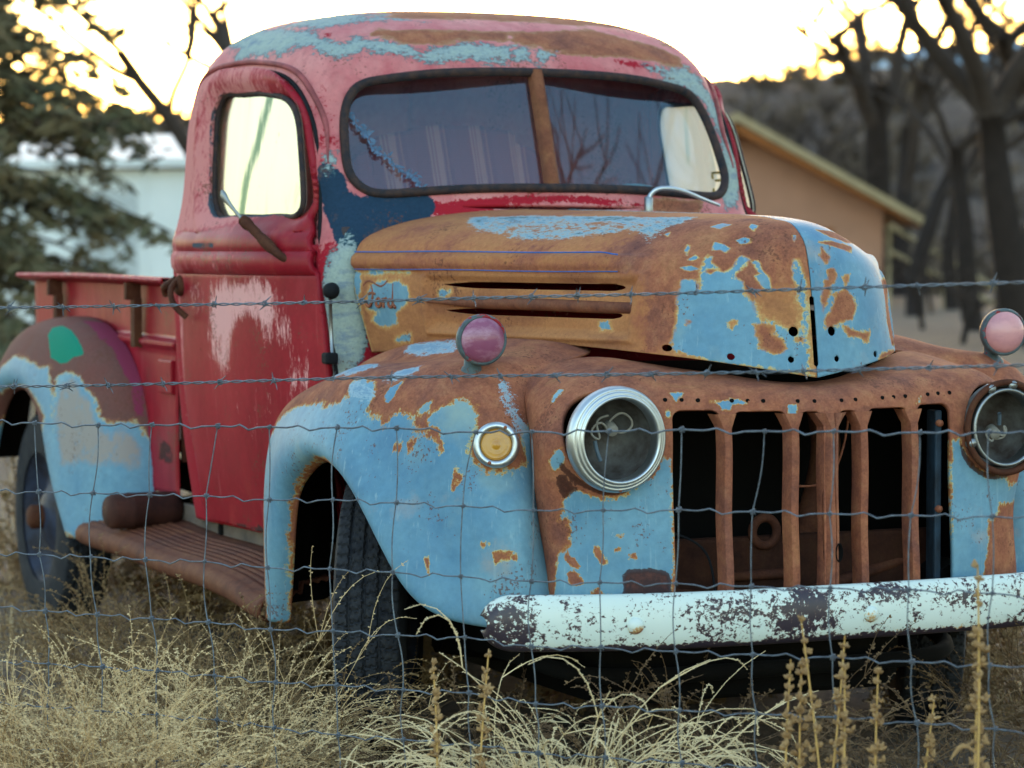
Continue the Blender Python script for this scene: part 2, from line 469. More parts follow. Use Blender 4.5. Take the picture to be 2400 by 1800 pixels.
def weathered(name, base, layers, rough=.55, bump=.12, fine=90, streak=None):
    """base = (colour a, colour b, scale, stretch); each layer = attr, ramp stops with alpha, noise scale, amplitude, stretch"""
    T = NT(name)
    c1, c2, bs, bst = base
    if base[0] == 'rust': col = rust_tone(T, 5.0, base[1])
    else:
        n = T.noise(bs, 9, .66, bst)
        col = T.mix(T.ramp(n, [(.34, (0, 0, 0, 1)), (.66, (1, 1, 1, 1))]).outputs[0], c1, c2)
        col = grime_scale(T, col, 46, .86, 1.10)
    if streak:      # runs and faded veils in the paint film
        for sc_, st_, lo_, hi_, cc_, am_ in streak:
            v = T.ramp(T.noise(sc_, 7, .62, st_, (sc_, 3, 1)), [(lo_, (0, 0, 0, 1)), (hi_, (am_, am_, am_, 1))])
            col = T.mix(v.outputs[0], col, cc_)
    hsum = None
    for i, L in enumerate(layers):
        off = (3.1 * i + 1.7, 5.3 * i, 2.2 * i)
        fw = L.get('fine', .42)
        na = T.noise(L['scale'], 9, L.get('nr', .62), L.get('stretch', (1, 1, 1)), off, L.get('dist', 0))
        nb = T.noise(L['scale'] * 5.5, 9, .74, L.get('stretch', (1, 1, 1)), off)
        n1 = T.math('ADD', T.math('MULTIPLY', na, 1 - fw), T.math('MULTIPLY', nb, fw))
        m = T.math('ADD', T.math('MULTIPLY', T.math('SUBTRACT', n1, .5), L['amp'] * 2.3), T.attr(L['attr']), True)
        r = T.ramp(m, L['ramp'])
        if 'halo' in L:     # the tone of the edge wanders, so the pale fringe comes and goes
            mw = T.math('ADD', m, T.math('MULTIPLY', T.math('SUBTRACT', T.noise(9, 6, .7, (1, 1, 1), (4, i, 9)), .42), L['halo']), True)
            c = T.ramp(mw, [(p, (q[0], q[1], q[2], 1)) for p, q in L['ramp']]).outputs[0]
        else: c = r.outputs[0]
        if L.get('rusty'):
            inner = T.ramp(m, [(L['ramp'][-1][0] - .10, (0, 0, 0, 1)), (min(L['ramp'][-1][0] + .06, 1.0), (1, 1, 1, 1))])
            c = T.mix(inner.outputs[0], grime_scale(T, c, 120, .8, 1.12), rust_tone(T, 2.0 * i))
        elif 'var' in L:      # a second tone inside the layer
            vc, vs, vst, vlo = L['var']
            v = T.ramp(T.noise(vs, 9, .7, vst, (9.2 * i + 4, 1, 2)), [(vlo, (0, 0, 0, 1)), (vlo + .16, (1, 1, 1, 1))])
            inner = T.ramp(m, [(L['ramp'][-1][0] - .04, (0, 0, 0, 1)), (min(L['ramp'][-1][0] + .10, 1.0), (1, 1, 1, 1))])
            c = grime_scale(T, T.mix(T.math('MULTIPLY', v.outputs[0], inner.outputs[0]), c, vc), 120, .78, 1.14)
        col = T.mix(r.outputs[1], col, c)
        hsum = r.outputs[1] if hsum is None else T.math('MAXIMUM', hsum, r.outputs[1])
    g = T.noise(fine, 8, .74)
    if base[0] != 'rust':    # pin-holes and small chips over everything
        p_ = T.math('MULTIPLY', T.noise(130, 4, .6), T.noise(7, 5, .6, (1, 1, 1), (6, 6, 6)))
        col = T.mix(T.math('MULTIPLY', T.ramp(p_, [(.345, (0, 0, 0, 1)), (.375, (1, 1, 1, 1))]).outputs[0], .75), col, S(104, 66, 52))
    T.l(col, T.b.inputs['Base Color'])
    if hsum is not None:
        T.l(T.math('ADD', T.math('MULTIPLY', hsum, .85 - rough), rough), T.b.inputs['Roughness'])
        b1 = T.bump(T.math('ADD', T.math('MULTIPLY', g, T.math('ADD', T.math('MULTIPLY', hsum, .9), .1)), T.math('MULTIPLY', hsum, -.6)), bump * 3.2, .0035)
        T.l(T.bump(T.noise(9, 3), .10, .012, b1), T.b.inputs['Normal'])
    else:
        T.b.inputs['Roughness'].default_value = rough
        T.l(T.bump(g, bump, .003), T.b.inputs['Normal'])
    T.b.inputs['Specular IOR Level'].default_value = .16
    return T.m

BLUE1, BLUE2, BLUEG = S(90, 136, 166), S(120, 162, 180), S(134, 146, 158)
YEL, OCH, RUST, RUSTP, RUSTD = S(200, 190, 134), S(180, 122, 70), S(146, 88, 66), S(116, 74, 68), S(70, 42, 36)
RED1, RED2, PINK, PINK2 = S(158, 30, 46), S(128, 22, 36), S(204, 132, 130), S(184, 92, 98)
DARKB, TEAL, TEALD = S(34, 58, 80), S(140, 182, 182), S(62, 96, 102)

RUST_RAMP = [(.40, al(YEL, 0)), (.455, al(YEL, 1)), (.52, al(OCH, 1)), (.62, al(RUST, 1))]
OCH_RAMP = [(.40, al(YEL, 0)), (.45, al(YEL, 1)), (.54, al(S(192, 146, 94), 1)), (.75, al(S(178, 122, 80), 1))]
M = {}
BSTREAK = [(2.2, (1, 1, .35), .54, .72, S(150, 190, 204), .55), (3.5, (1, 1, .5), .56, .74, S(66, 112, 152), .6), (2.6, (1, 1, 1), .58, .76, S(158, 170, 150), .6), (26, (3, 3, .10), .60, .72, S(178, 204, 210), .35), (5, (1, 1, 1), .60, .75, S(188, 164, 146), .5)]
M['front'] = weathered('blue_paint_over_rust', (BLUE1, BLUE2, 3.2, (1, 1, 1)), [
    dict(attr='grime', ramp=[(.48, al(BLUEG, 0)), (.72, al(S(170, 158, 140), .8))], scale=5, amp=.5),
    dict(attr='rust', ramp=RUST_RAMP, scale=17, amp=.78, nr=.70, fine=.52, rusty=True, halo=.30),
    dict(attr='scrape', ramp=[(.5, al(S(150, 176, 190), 0)), (.55, al(S(158, 184, 196), .9)), (.74, al(S(118, 152, 176), .95))], scale=30, amp=.8, stretch=(1, .45, 1.6), nr=.74),
    dict(attr='dark', ramp=[(.5, al(RUSTD, 0)), (.56, al(RUSTD, .85)), (.8, al(S(66, 38, 32), .95))], scale=24, amp=.4, var=(S(104, 58, 44), 16, (1, 1, 1), .5))], streak=BSTREAK)
M['hood'] = weathered('ochre_rusted_hood', (BLUE1, BLUE2, 3.2, (1, 1, 1)), [
    dict(attr='ochre', ramp=OCH_RAMP, scale=17, amp=.72, nr=.70, fine=.52, halo=.28, var=(S(150, 98, 70), 5, (1, .5, 1.6), .48)),
    dict(attr='brown', ramp=[(.40, al(S(180, 116, 74), 0)), (.66, al(S(160, 98, 72), 1))], scale=9, amp=.55, fine=.5, rusty=True),
    dict(attr='scrape', ramp=[(.46, al(S(150, 170, 170), 0)), (.54, al(S(156, 176, 176), .85)), (.66, al(S(128, 164, 182), .95)), (.8, al(S(84, 112, 112), .95))], scale=17, amp=.9, stretch=(1, .4, 2.0), nr=.76, fine=.5),
    dict(attr='dark', ramp=[(.5, al(RUSTD, 0)), (.62, al(RUSTD, .8)), (.8, al(S(48, 28, 24), .95))], scale=24, amp=.6)], streak=BSTREAK)
M['cab'] = weathered('faded_cab_paint', (PINK2, PINK, 7, (1, 1, .7)), [
    dict(attr='redp', ramp=[(.47, al(RED1, 0)), (.53, al(RED1, 1))], scale=18, amp=.8, nr=.74, fine=.5),
    dict(attr='darkb', ramp=[(.46, al(DARKB, 0)), (.51, al(DARKB, 1))], scale=15, amp=.5, nr=.7, var=(S(112, 84, 72), 12, (1, 1, 1), .54)),
    dict(attr='teal', ramp=[(.44, al(TEALD, 0)), (.48, al(TEALD, 1)), (.55, al(S(142, 158, 162), 1)), (.75, al(S(156, 172, 166), 1))], scale=13, amp=.85, fine=.55, stretch=(.7, 1, 1.5), nr=.72, var=(S(112, 132, 152), 18, (.5, 1, 2), .48)),
    dict(attr='rust', ramp=[(.45, al(S(176, 140, 110), 0)), (.5, al(S(170, 128, 98), 1)), (.62, al(S(150, 98, 74), 1))], scale=10, amp=.6, stretch=(.6, 1, 1.4), rusty=True, halo=.2),
    dict(attr='dark', ramp=[(.5, al(RUSTD, 0)), (.6, al(RUSTD, .9))], scale=24, amp=.5)], streak=[(4, (1, 1, .6), .52, .7, S(222, 156, 152), .6), (24, (1, 1, .5), .60, .72, S(120, 60, 66), .35)])
M['door'] = weathered('red_door_paint', (RED1, RED2, 3, (1, 1, .6)), [
    dict(attr='pink', ramp=[(.47, al(PINK2, 0)), (.55, al(PINK2, .85)), (.68, al(PINK, 1))], scale=11, amp=.85, stretch=(1, 1.6, .6), nr=.76, fine=.5),
    dict(attr='chalk', ramp=[(.47, al(PINK, 0)), (.52, al(S(226, 168, 166), .95))], scale=26, amp=1.25, stretch=(1, 1.7, .26), nr=.78, fine=.55),
    dict(attr='darkb', ramp=[(.46, al(S(60, 78, 92), 0)), (.54, al(S(64, 80, 94), 1))], scale=20, amp=.6, var=(S(130, 96, 76), 12, (1, 1, 1), .5)),
    dict(attr='dark', ramp=[(.48, al(RUSTD, 0)), (.58, al(S(66, 46, 46), .95))], scale=26, amp=.6)], rough=.40,
    streak=[(3, (1, 1, .5), .54, .72, S(186, 76, 84), .40), (14, (1, 2.2, .22), .60, .72, S(200, 106, 110), .40), (9, (1, .5, 1.8), .62, .75, S(116, 26, 40), .5), (3.2, (1, 1.2, .8), .60, .68, S(170, 84, 66), .30)])
M['rust'] = weathered('bare_rust', ('rust', .85, 0, 0), [], rough=.8, bump=.3)
M['rustbar'] = weathered('rusted_grille_steel', ('rust', .92, 0, 0), [], rough=.72, bump=.25)
M['rustdark'] = weathered('dark_rusted_steel', ('rust', .25, 0, 0), [], rough=.8, bump=.3)
M['barrust'] = weathered('deep_brown_rust', ('rust', .55, 0, 0), [], rough=.75, bump=.25)
M['under'] = plain('shade_black_underbody', S(11, 10, 9), .95)  # near-black stands in for shade under the body and inside panels
M['rustdeep'] = weathered('dark_crossmember_rust', ('rust', .12, 0, 0), [], rough=.85, bump=.3)  # rust tone multiplied far down
M['rubber'] = plain('black_rubber', S(24, 27, 32), .75, 0, .3, 30, .15)
M['tyre'] = plain('weathered_tyre_rubber', S(34, 37, 44), .85, 0, .45, 16, .2, S(52, 54, 58))
M['gasket'] = plain('perished_gasket_rubber', S(30, 34, 42), .7, 0, .3, 40, .3, S(70, 52, 46))
M['wire'] = plain('galvanised_wire', S(116, 128, 140), .5, .35, .4, 60, .1, S(84, 88, 96))

# ------------------------------------------------------------------ more materials
def chrome(name, c, rough=.18, pits=.35):
    T = NT(name); n = T.noise(60, 8, .7); s = T.noise(9, 5, .6)
    T.l(T.mix(T.ramp(T.math('MULTIPLY', n, s), [(.30, (0, 0, 0, 1)), (.42, (pits, pits, pits, 1))]).outputs[0], c, S(120, 92, 76)), T.b.inputs['Base Color'])
    T.b.inputs['Metallic'].default_value = 1.0
    T.l(T.math('ADD', T.math('MULTIPLY', s, .25), rough - .08), T.b.inputs['Roughness'])
    return T.m
M['chrome'] = chrome('tarnished_chrome', S(196, 204, 208), .36)
M['steel'] = chrome('dull_steel', S(150, 156, 158), .38)
def bumper_mat():
    T = NT('chipped_white_bumper_paint')
    a = T.attr('chip')
    n = T.math('ADD', T.math('MULTIPLY', T.noise(85, 8, .72, (1, 1, 1.2)), .66), T.math('MULTIPLY', T.noise(13, 5, .65), .44))
    m = T.math('ADD', T.math('MULTIPLY', T.math('SUBTRACT', n, .5), 2.0), a, True)
    r = T.ramp(m, [(.49, al(S(120, 80, 60), 0)), (.51, al(S(92, 66, 60), 1)), (.60, al(S(52, 44, 56), 1))])
    o = T.math('ADD', T.math('MULTIPLY', T.math('SUBTRACT', T.noise(34, 9, .75), .5), 1.3), T.attr('rust'), True)
    q = T.ramp(o, [(.50, al(S(214, 190, 130), 0)), (.56, al(S(206, 168, 106), .9)), (.66, al(S(150, 84, 52), 1))])
    c = T.mix(T.noise(4, 4), S(222, 232, 226), S(204, 220, 214))
    c = T.mix(q.outputs[1], c, q.outputs[0]); c = T.mix(r.outputs[1], c, r.outputs[0])
    T.l(c, T.b.inputs['Base Color']); T.b.inputs['Roughness'].default_value = .38
    T.l(T.bump(T.math('MULTIPLY', r.outputs[1], -1.0), .4, .002), T.b.inputs['Normal'])
    return T.m
M['bumper'] = bumper_mat()
def glass(name, tint, refl, dust, dustc, rough=.02):
    T = NT(name); T.t.nodes.remove(T.b)
    tr = T.n('ShaderNodeBsdfTransparent'); tr.inputs[0].default_value = tint
    gl = T.n('ShaderNodeBsdfGlossy'); gl.inputs['Roughness'].default_value = rough; gl.inputs[0].default_value = (.60, .84, 1, 1)  # gloss tinted blue: colour of the reflected sky put into the glass
    di = T.n('ShaderNodeBsdfDiffuse'); di.inputs[0].default_value = dustc
    fr = T.n('ShaderNodeLayerWeight'); fr.inputs[0].default_value = refl
    a = T.n('ShaderNodeMixShader'); b = T.n('ShaderNodeMixShader')
    T.l(T.math('ADD', T.math('MULTIPLY', fr.outputs['Fresnel'], 1.0), refl * .35, True), a.inputs[0]); T.l(tr.outputs[0], a.inputs[1]); T.l(gl.outputs[0], a.inputs[2])
    T.l(T.math('MULTIPLY', T.ramp(T.noise(5, 6, .6), [(.3, (.4, .4, .4, 1)), (.7, (1, 1, 1, 1))]).outputs[0], dust), b.inputs[0]); T.l(a.outputs[0], b.inputs[1]); T.l(di.outputs[0], b.inputs[2])
    T.l(b.outputs[0], T.out.inputs[0]); return T.m
M['glass'] = glass('dusty_sky_tinted_windshield_glass', (.78, .84, .92, 1), .22, .07, S(84, 112, 138))
def milky(name, glossy):
    """delaminated old laminated glass: milky film that lets light through and has the cream of reflected sky put into its colour"""
    T = NT(name); T.t.nodes.remove(T.b)
    st = T.ramp(T.noise(3.2, 7, .6, (1, 2.2, .5), (2, 1, 0), 1.2), [(.30, S(186, 204, 180)), (.42, S(236, 232, 212)), (.8, S(244, 238, 222))])
    fo = T.math('ADD', T.attr('fold'), T.math('MULTIPLY', T.math('SUBTRACT', T.noise(13, 8, .72, (1, 2.4, .45)), .5), 1.5), True)
    sc = T.mix(T.ramp(fo, [(.38, (0, 0, 0, 1)), (.75, (1, 1, 1, 1))]).outputs[0], st.outputs[0], S(118, 140, 124))
    tl = T.n('ShaderNodeBsdfTranslucent'); T.l(sc, tl.inputs[0])
    gl = T.n('ShaderNodeBsdfGlossy'); gl.inputs['Roughness'].default_value = .12; T.l(sc, gl.inputs[0])
    tr = T.n('ShaderNodeBsdfTransparent'); tr.inputs[0].default_value = (.85, .9, .85, 1)
    a = T.n('ShaderNodeMixShader'); a.inputs[0].default_value = glossy; T.l(tl.outputs[0], a.inputs[1]); T.l(gl.outputs[0], a.inputs[2])
    b = T.n('ShaderNodeMixShader'); b.inputs[0].default_value = .12; T.l(a.outputs[0], b.inputs[1]); T.l(tr.outputs[0], b.inputs[2])
    T.l(b.outputs[0], T.out.inputs[0]); return T.m
M['sideglass'] = milky('delaminated_sky_tinted_door_glass', .55)  # cream tint and strong gloss put in for the reflected sunset sky
M['farglass'] = milky('milky_far_door_glass', .12)
def lens(name, c1, c2, rough):
    T = NT(name)
    T.l(T.mix(T.ramp(T.noise(14, 8, .7, (1, 1, 2)), [(.45, (0, 0, 0, 1)), (.7, (1, 1, 1, 1))]).outputs[0], c1, c2), T.b.inputs['Base Color'])
    T.b.inputs['Roughness'].default_value = rough; T.b.inputs['Coat Weight'].default_value = .3
    T.l(T.bump(T.noise(60, 5), .2, .002), T.b.inputs['Normal']); return T.m
M['pinklens'] = lens('crazed_plum_lens', S(140, 74, 104), S(186, 140, 160), .35)
M['amber'] = lens('amber_lens', S(186, 130, 36), S(150, 92, 24), .2)
M['amberfar'] = lens('faded_pink_lens', S(212, 150, 152), S(190, 130, 140), .4)
M['stripe'] = plain('blue_pinstripe', S(46, 104, 190), .5)
M['lamphouse'] = weathered('red_flaked_lamp_housing', (S(92, 108, 112), S(70, 82, 88), 30, (1, 1, 1)), [dict(attr='none', ramp=[(.56, al(S(150, 44, 48), 0)), (.6, al(S(150, 44, 48), 1))], scale=16, amp=4.5)], rough=.5)
M['hole'] = plain('hole_shadowed_steel', S(9, 8, 8), .95, 0, .1, 10, 0)  # near-black: the shade inside holes is put into the colour

# ------------------------------------------------------------------ the truck
truck = empty('pickup_truck')
tag(truck, 'rust-eaten vintage pickup truck, red cab and faded blue front, parked behind wire fence', 'pickup truck')

def outward(Q, c=(0, 0, 1.0)):
    N = normals(Q); s = np.sign(((Q - np.array(c)) * N).sum(2).mean()); return N * s, s

# ---- hood
HOOD = [
 [(0.0015, 0.62, 1.337), (0.21, 0.61, 1.335), (0.42, 0.605, 1.311), (0.53, 0.6, 1.281), (0.586, 0.6, 1.246), (0.6, 0.6, 1.2), (0.602, 0.6, 1.15), (0.596, 0.595, 1.1), (0.56, 0.58, 0.965)],
 [(0.0015, 0.3, 1.331), (0.206, 0.3, 1.327), (0.3838, 0.3, 1.302), (0.4868, 0.3, 1.268), (0.5318, 0.3, 1.232), (0.543, 0.3, 1.19), (0.5477, 0.3, 1.15), (0.5449, 0.3, 1.09), (0.5196, 0.3, 0.98)],
 [(0.0015, 0.1, 1.326), (0.1911, 0.1, 1.322), (0.344, 0.1, 1.296), (0.4396, 0.1, 1.26), (0.4835, 0.1, 1.225), (0.495, 0.1, 1.185), (0.5007, 0.1, 1.15), (0.5007, 0.1, 1.09), (0.4826, 0.1, 1.0)],
 [(0.0015, -0.12, 1.321), (0.1658, -0.12, 1.317), (0.3024, -0.12, 1.29), (0.3853, -0.12, 1.253), (0.4253, -0.12, 1.22), (0.437, -0.12, 1.185), (0.4448, -0.12, 1.15), (0.4487, -0.12, 1.09), (0.4409, -0.12, 1.013)],
 [(0.0015, -0.31, 1.317), (0.145, -0.31, 1.311), (0.265, -0.315, 1.283), (0.335, -0.32, 1.246), (0.372, -0.32, 1.213), (0.385, -0.32, 1.18), (0.393, -0.32, 1.15), (0.4, -0.32, 1.09), (0.398, -0.32, 1.008)],
 [(0.0015, -0.42, 1.313), (0.11, -0.443, 1.305), (0.19, -0.466, 1.279), (0.25, -0.482, 1.243), (0.29, -0.493, 1.21), (0.308, -0.498, 1.18), (0.318, -0.503, 1.15), (0.327, -0.51, 1.09), (0.335, -0.525, 0.998)],
 [(0.0015, -0.49, 1.309), (0.075, -0.535, 1.3), (0.13, -0.575, 1.274), (0.165, -0.6, 1.24), (0.186, -0.618, 1.208), (0.194, -0.627, 1.18), (0.2, -0.635, 1.15), (0.206, -0.645, 1.09), (0.215, -0.662, 0.98)],
 [(0.0015, -0.525, 1.305), (0.04, -0.585, 1.296), (0.065, -0.63, 1.272), (0.082, -0.655, 1.24), (0.092, -0.669, 1.208), (0.096, -0.677, 1.18), (0.099, -0.684, 1.15), (0.102, -0.694, 1.09), (0.108, -0.712, 0.962)],
 [(0.0015, -0.545, 1.302), (0.0015, -0.608, 1.294), (0.0015, -0.65, 1.272), (0.0015, -0.678, 1.242), (0.0015, -0.69, 1.21), (0.0015, -0.698, 1.18), (0.0015, -0.704, 1.15), (0.0015, -0.714, 1.09), (0.0015, -0.735, 0.944)]]

def hood_trim(P):
    y, z = P[:, 1], P[:, 2]; ax = np.abs(P[:, 0])
    def slot(y0, y1, zc, hh, ya, tip):
        t = hh * np.clip(sm(y1 + .002, y1 - .16, y), 0, 1) ** .6 * np.sqrt(np.clip((y - y0) / .03, 0, 1))
        t = np.where((y < y1) & (y > y0), t, -.01)
        return np.minimum(t - np.abs(z - zc), .05)
    a = slot(-.44, .225, 1.145, .0078, 0, 0)
    b = slot(-.445, .225, 1.0805, .0078, 0, 0)
    hh = -np.ones(len(P))
    for hx_, hz_, hr_ in ((.30, 1.01, .008), (.19, .992, .008), (.06, .985, .008), (.05, 1.048, .0115)): hh = np.maximum(hh, np.where(y < -.4, hr_ - np.hypot(ax - hx_, z - hz_), -1))
    c = np.minimum(.0068 - ax, np.minimum(1.128 - z, z - .968)); c = np.where(y < -.6, c, -1)
    return -np.maximum(np.maximum(np.maximum(a, b), c), hh)

def hood_disp(Q):
    N, s = outward(Q); y, z = Q[..., 1], Q[..., 2]
    fade = sm(-.52, -.40, y)
    d = .012 * np.exp(-((z - 1.202) / .017) ** 4) * fade
    d -= .006 * np.exp(-((z - 1.174) / .006) ** 2) * fade
    fr = np.minimum(np.minimum(y + .485, .275 - y), np.minimum(z - 1.028, 1.172 - z))
    r = sm(0, .02, fr)
    d += -.014 * r + .007 * np.exp(-((fr + .003) / .008) ** 2) * (fr > -.03)
    return Q + N * d[..., None], s

rng = np.random.RandomState(5)
def hood_ochre(P):
    x, y, z = P.T
    if x.mean() > 0: return np.maximum(worn('hl_rust', .05), .9 * sm(-.45, -.3, y))
    m = 1 - np.maximum(worn('h_blue', .05), worn('h_pale', .04, .002))
    return np.minimum(np.maximum(m, worn('h_rustisl', .04)), 1 - worn('h_blueisl', .03, .002))
def hood_brown(P):
    x, y, z = P.T; o = hood_ochre(P)
    m = .30 + .24 * np.exp(-((z - 1.185) / .012) ** 2) * (y > -.45) + .24 * sm(1.17, 1.20, z)
    m += (.62 * worn('h_brown', .10, .01) + .5 * worn('h_rustisl', .05)) if x.mean() < 0 else .5
    return np.minimum(m, o * 1.6 - .26)
def hood_scrape(P):
    y, z = P[:, 1], P[:, 2]
    if P[:, 0].mean() < 0: return .74 * worn('h_scrape', .06, .01) * (.75 + .25 * sm(1.29, 1.32, z))
    return .5 * sm(1.265, 1.30, z) * sm(-.42, -.2, y)
def hood_dark(P):
    return blobs([(0, -.68, 1.20, (.012, .2, .12), .25), (0, -.72, .96, (.02, .1, .03), .3)])(P)
hood_attrs = dict(ochre=hood_ochre, brown=hood_brown, scrape=hood_scrape, dark=hood_dark)
QH, _ = hood_disp(loft(HOOD, 260, 190))
for sgn in (-1, 1):
    Q = QH * np.array([sgn, 1, 1])
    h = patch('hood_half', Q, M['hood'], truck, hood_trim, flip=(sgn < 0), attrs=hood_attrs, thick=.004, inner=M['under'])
    if sgn < 0: hood_r = h
    else: hood_l = h
def hx(y): return np.interp(y, [-.5, -.32, -.12, .1, .3, .6], [.318, .394, .446, .501, .548, .602])
for sgn, par in ((-1, hood_r), (1, hood_l)):
    ys = np.linspace(-.505, .325, 40)
    P = np.stack([sgn * (hx(ys) - .004), ys, 1.102 + 0 * ys - .004 * sm(-.1, -.5, ys)], 1)
    r = .0145 * np.clip(sm(.34, 0, ys), .04, 1) * np.sqrt(np.clip((ys + .509) / .02, .05, 1))
    tube('louver_bar', P, r, M['barrust'], par, 12)
    # thin blue pinstripes hand painted along the bead
    for zz, w in ((1.2265, .0016), (1.1815, .0012)) if sgn < 0 else ():
        ys = np.linspace(-.43, .59, 60); zb = zz + .001 * np.sin(ys * 9) - .006 * sm(-.38, -.43, ys) * (w > .0014)
        off = .0045 if w > .0014 else .0052
        P = np.stack([sgn * (hx(ys) + off), ys, zb], 1)
        V = np.concatenate([P + np.array([sgn * (-.001), 0, w]), P + np.array([sgn * .0012, 0, 0]), P + np.array([sgn * (-.001), 0, -w])]); n_ = len(P)
        mk('pinstripe', V, [(k * n_ + i, k * n_ + i + 1, (k + 1) * n_ + i + 1, (k + 1) * n_ + i) for k in (0, 1) for i in range(n_ - 1)], M['stripe'], par)
# script emblem on the hood side: raised strokes
def stroke(pts, n=18): return curve(np.array([(0, a, b) for a, b in pts]), n)
EMB = [[(-.01, .055), (.0, .062), (.02, .060), (.04, .055), (.058, .064)], [(.012, .058), (.016, .045), (.012, .03), (.004, .022), (-.004, .027)], [(.004, .042), (.014, .044), (.024, .042)],
       [(.030, .036), (.024, .030), (.028, .022), (.036, .026), (.034, .034), (.030, .036)], [(.042, .036), (.044, .028), (.043, .021)], [(.044, .030), (.050, .036), (.055, .034)],
       [(.068, .032), (.060, .034), (.058, .025), (.065, .022), (.070, .030)], [(.072, .06), (.070, .04), (.071, .026), (.076, .021)]]
parts = []
for s_ in EMB:
    P = stroke(s_); P2 = P.copy()
    yy = .555 - (P[:, 1] + .01) * 1.75
    P2[:, 1] = yy; P2[:, 2] = 1.082 + (P[:, 2] - .02) * 1.6; P2[:, 0] = -(hx(yy) - .0015)
    parts.append(tube_data(P2, .0042, 6))
V, F = join(parts); mk('script_emblem', V, F, M['rust'], hood_r)

# small bolt holes: near-black discs, the shade of the hole painted in
def hole(parent, p, n, r):
    n = Vector(n).normalized(); R = n.to_track_quat('Y', 'Z').to_matrix()
    return lathe('bolt_hole', [(r * 1.1, -.003), (r, .0012), (r * .7, .0006), (.0001, .0004)], M['hole'], parent, 12, 'y', p, R)

# ---- nose panel with the grille openings
NOSE = [
 [(0, -.66, .93), (.08, -.65, .935), (.17, -.61, .95), (.27, -.54, .965), (.38, -.46, .985), (.45, -.43, .985), (.52, -.42, .97), (.565, -.425, .95), (.59, -.44, .925), (.60, -.455, .90)],
 [(0, -.735, .92), (.09, -.725, .925), (.18, -.70, .932), (.27, -.655, .943), (.36, -.60, .958), (.44, -.565, .962), (.52, -.53, .955), (.575, -.505, .93), (.605, -.49, .895), (.605, -.475, .865)],
 [(0, -.78, .90), (.09, -.768, .902), (.18, -.748, .907), (.27, -.72, .914), (.36, -.685, .924), (.44, -.665, .932), (.52, -.645, .928), (.585, -.61, .90), (.62, -.56, .86), (.605, -.49, .82)],
 [(0, -.795, .868), (.09, -.782, .868), (.18, -.764, .87), (.27, -.742, .873), (.36, -.718, .876), (.44, -.708, .876), (.52, -.70, .872), (.595, -.67, .85), (.632, -.60, .82), (.605, -.50, .77)],
 [(0, -.80, .76), (.09, -.787, .76), (.18, -.77, .76), (.27, -.75, .76), (.36, -.727, .76), (.44, -.716, .76), (.52, -.71, .76), (.595, -.68, .755), (.632, -.61, .74), (.605, -.515, .70)],
 [(0, -.803, .62), (.09, -.79, .62), (.18, -.773, .62), (.27, -.755, .62), (.36, -.735, .62), (.44, -.722, .62), (.515, -.702, .62), (.575, -.665, .62), (.612, -.61, .615), (.603, -.545, .60)],
 [(0, -.806, .47), (.09, -.793, .47), (.18, -.778, .47), (.27, -.76, .47), (.36, -.742, .47), (.44, -.728, .47), (.51, -.705, .47), (.57, -.68, .47), (.605, -.64, .47), (.603, -.595, .47)],
 [(0, -.80, .38), (.09, -.788, .38), (.18, -.773, .38), (.27, -.756, .38), (.36, -.738, .38), (.44, -.724, .38), (.51, -.70, .38), (.57, -.675, .38), (.605, -.638, .38), (.603, -.60, .38)]]
HL = np.array([.506, -.735, .818])
def rbox(x, z, x0, x1, z0, z1, r):
    dx = np.abs(x - (x0 + x1) / 2) - (x1 - x0) / 2 + r; dz = np.abs(z - (z0 + z1) / 2) - (z1 - z0) / 2 + r
    return np.hypot(np.maximum(dx, 0), np.maximum(dz, 0)) + np.minimum(np.maximum(dx, dz), 0) - r
def nose_trim(P):
    x, y, z = np.abs(P[:, 0]), P[:, 1], P[:, 2]
    d = rbox(x, z, .018, .0795, .43, .872, .022)
    d = np.minimum(d, rbox(x, z, .101, .231, .43, .874, .024))
    d = np.minimum(d, rbox(x, z, .254, .364, .43, .878, .024))
    d = np.minimum(d, rbox(x, z, .018, .364, .43, .838, .004))
    d = np.where(y < -.66, d, 1)
    hl = np.hypot(x - HL[0], z - HL[2]) - .103
    return np.minimum(d, hl)
def nose_rust(P):
    m = 1 - worn('n_blue', .05); m = np.minimum(m, 1 - worn('n_blueisl', .03, .002)); return np.maximum(m, worn('n_rustisl', .03, .001))
def nose_dark(P):
    x, z = P[:, 0], P[:, 2]; r = np.hypot(np.abs(x) - HL[0], z - HL[2])
    return np.maximum(.9 * worn('n_dark', .03, .004), .65 * np.exp(-((r - .118) / .014) ** 2) * sm(.86, .74, z))
def nose_scrape(P): return blobs([(-.5, -.7, .58, (.012, .2, .14), .35), (.42, -.7, .6, (.012, .2, .2), .4), (-.45, -.7, .63, (.008, .2, .09), .3)])(P)
nose_attrs = dict(rust=nose_rust, dark=nose_dark, scrape=nose_scrape, grime=blobs([(-.42, -.7, .7, .1, .25), (-.4, -.7, .55, .08, .2)], .2))
QN = loft(NOSE, 150, 190)
QN[:, 0, 0] = 0.0
noseparts = []
Qf = np.concatenate([QN[:, ::-1] * np.array([-1, 1, 1]), QN[:, 1:]], 1)
nose = patch('nose_panel', Qf, M['front'], truck, nose_trim, flip=False, attrs=nose_attrs, thick=.012, inner=M['under'])
def ny(x, z):
    i = np.argmin(np.abs(QN[..., 0] - abs(x)) + np.abs(QN[..., 2] - z)); return QN.reshape(-1, 3)[i, 1]
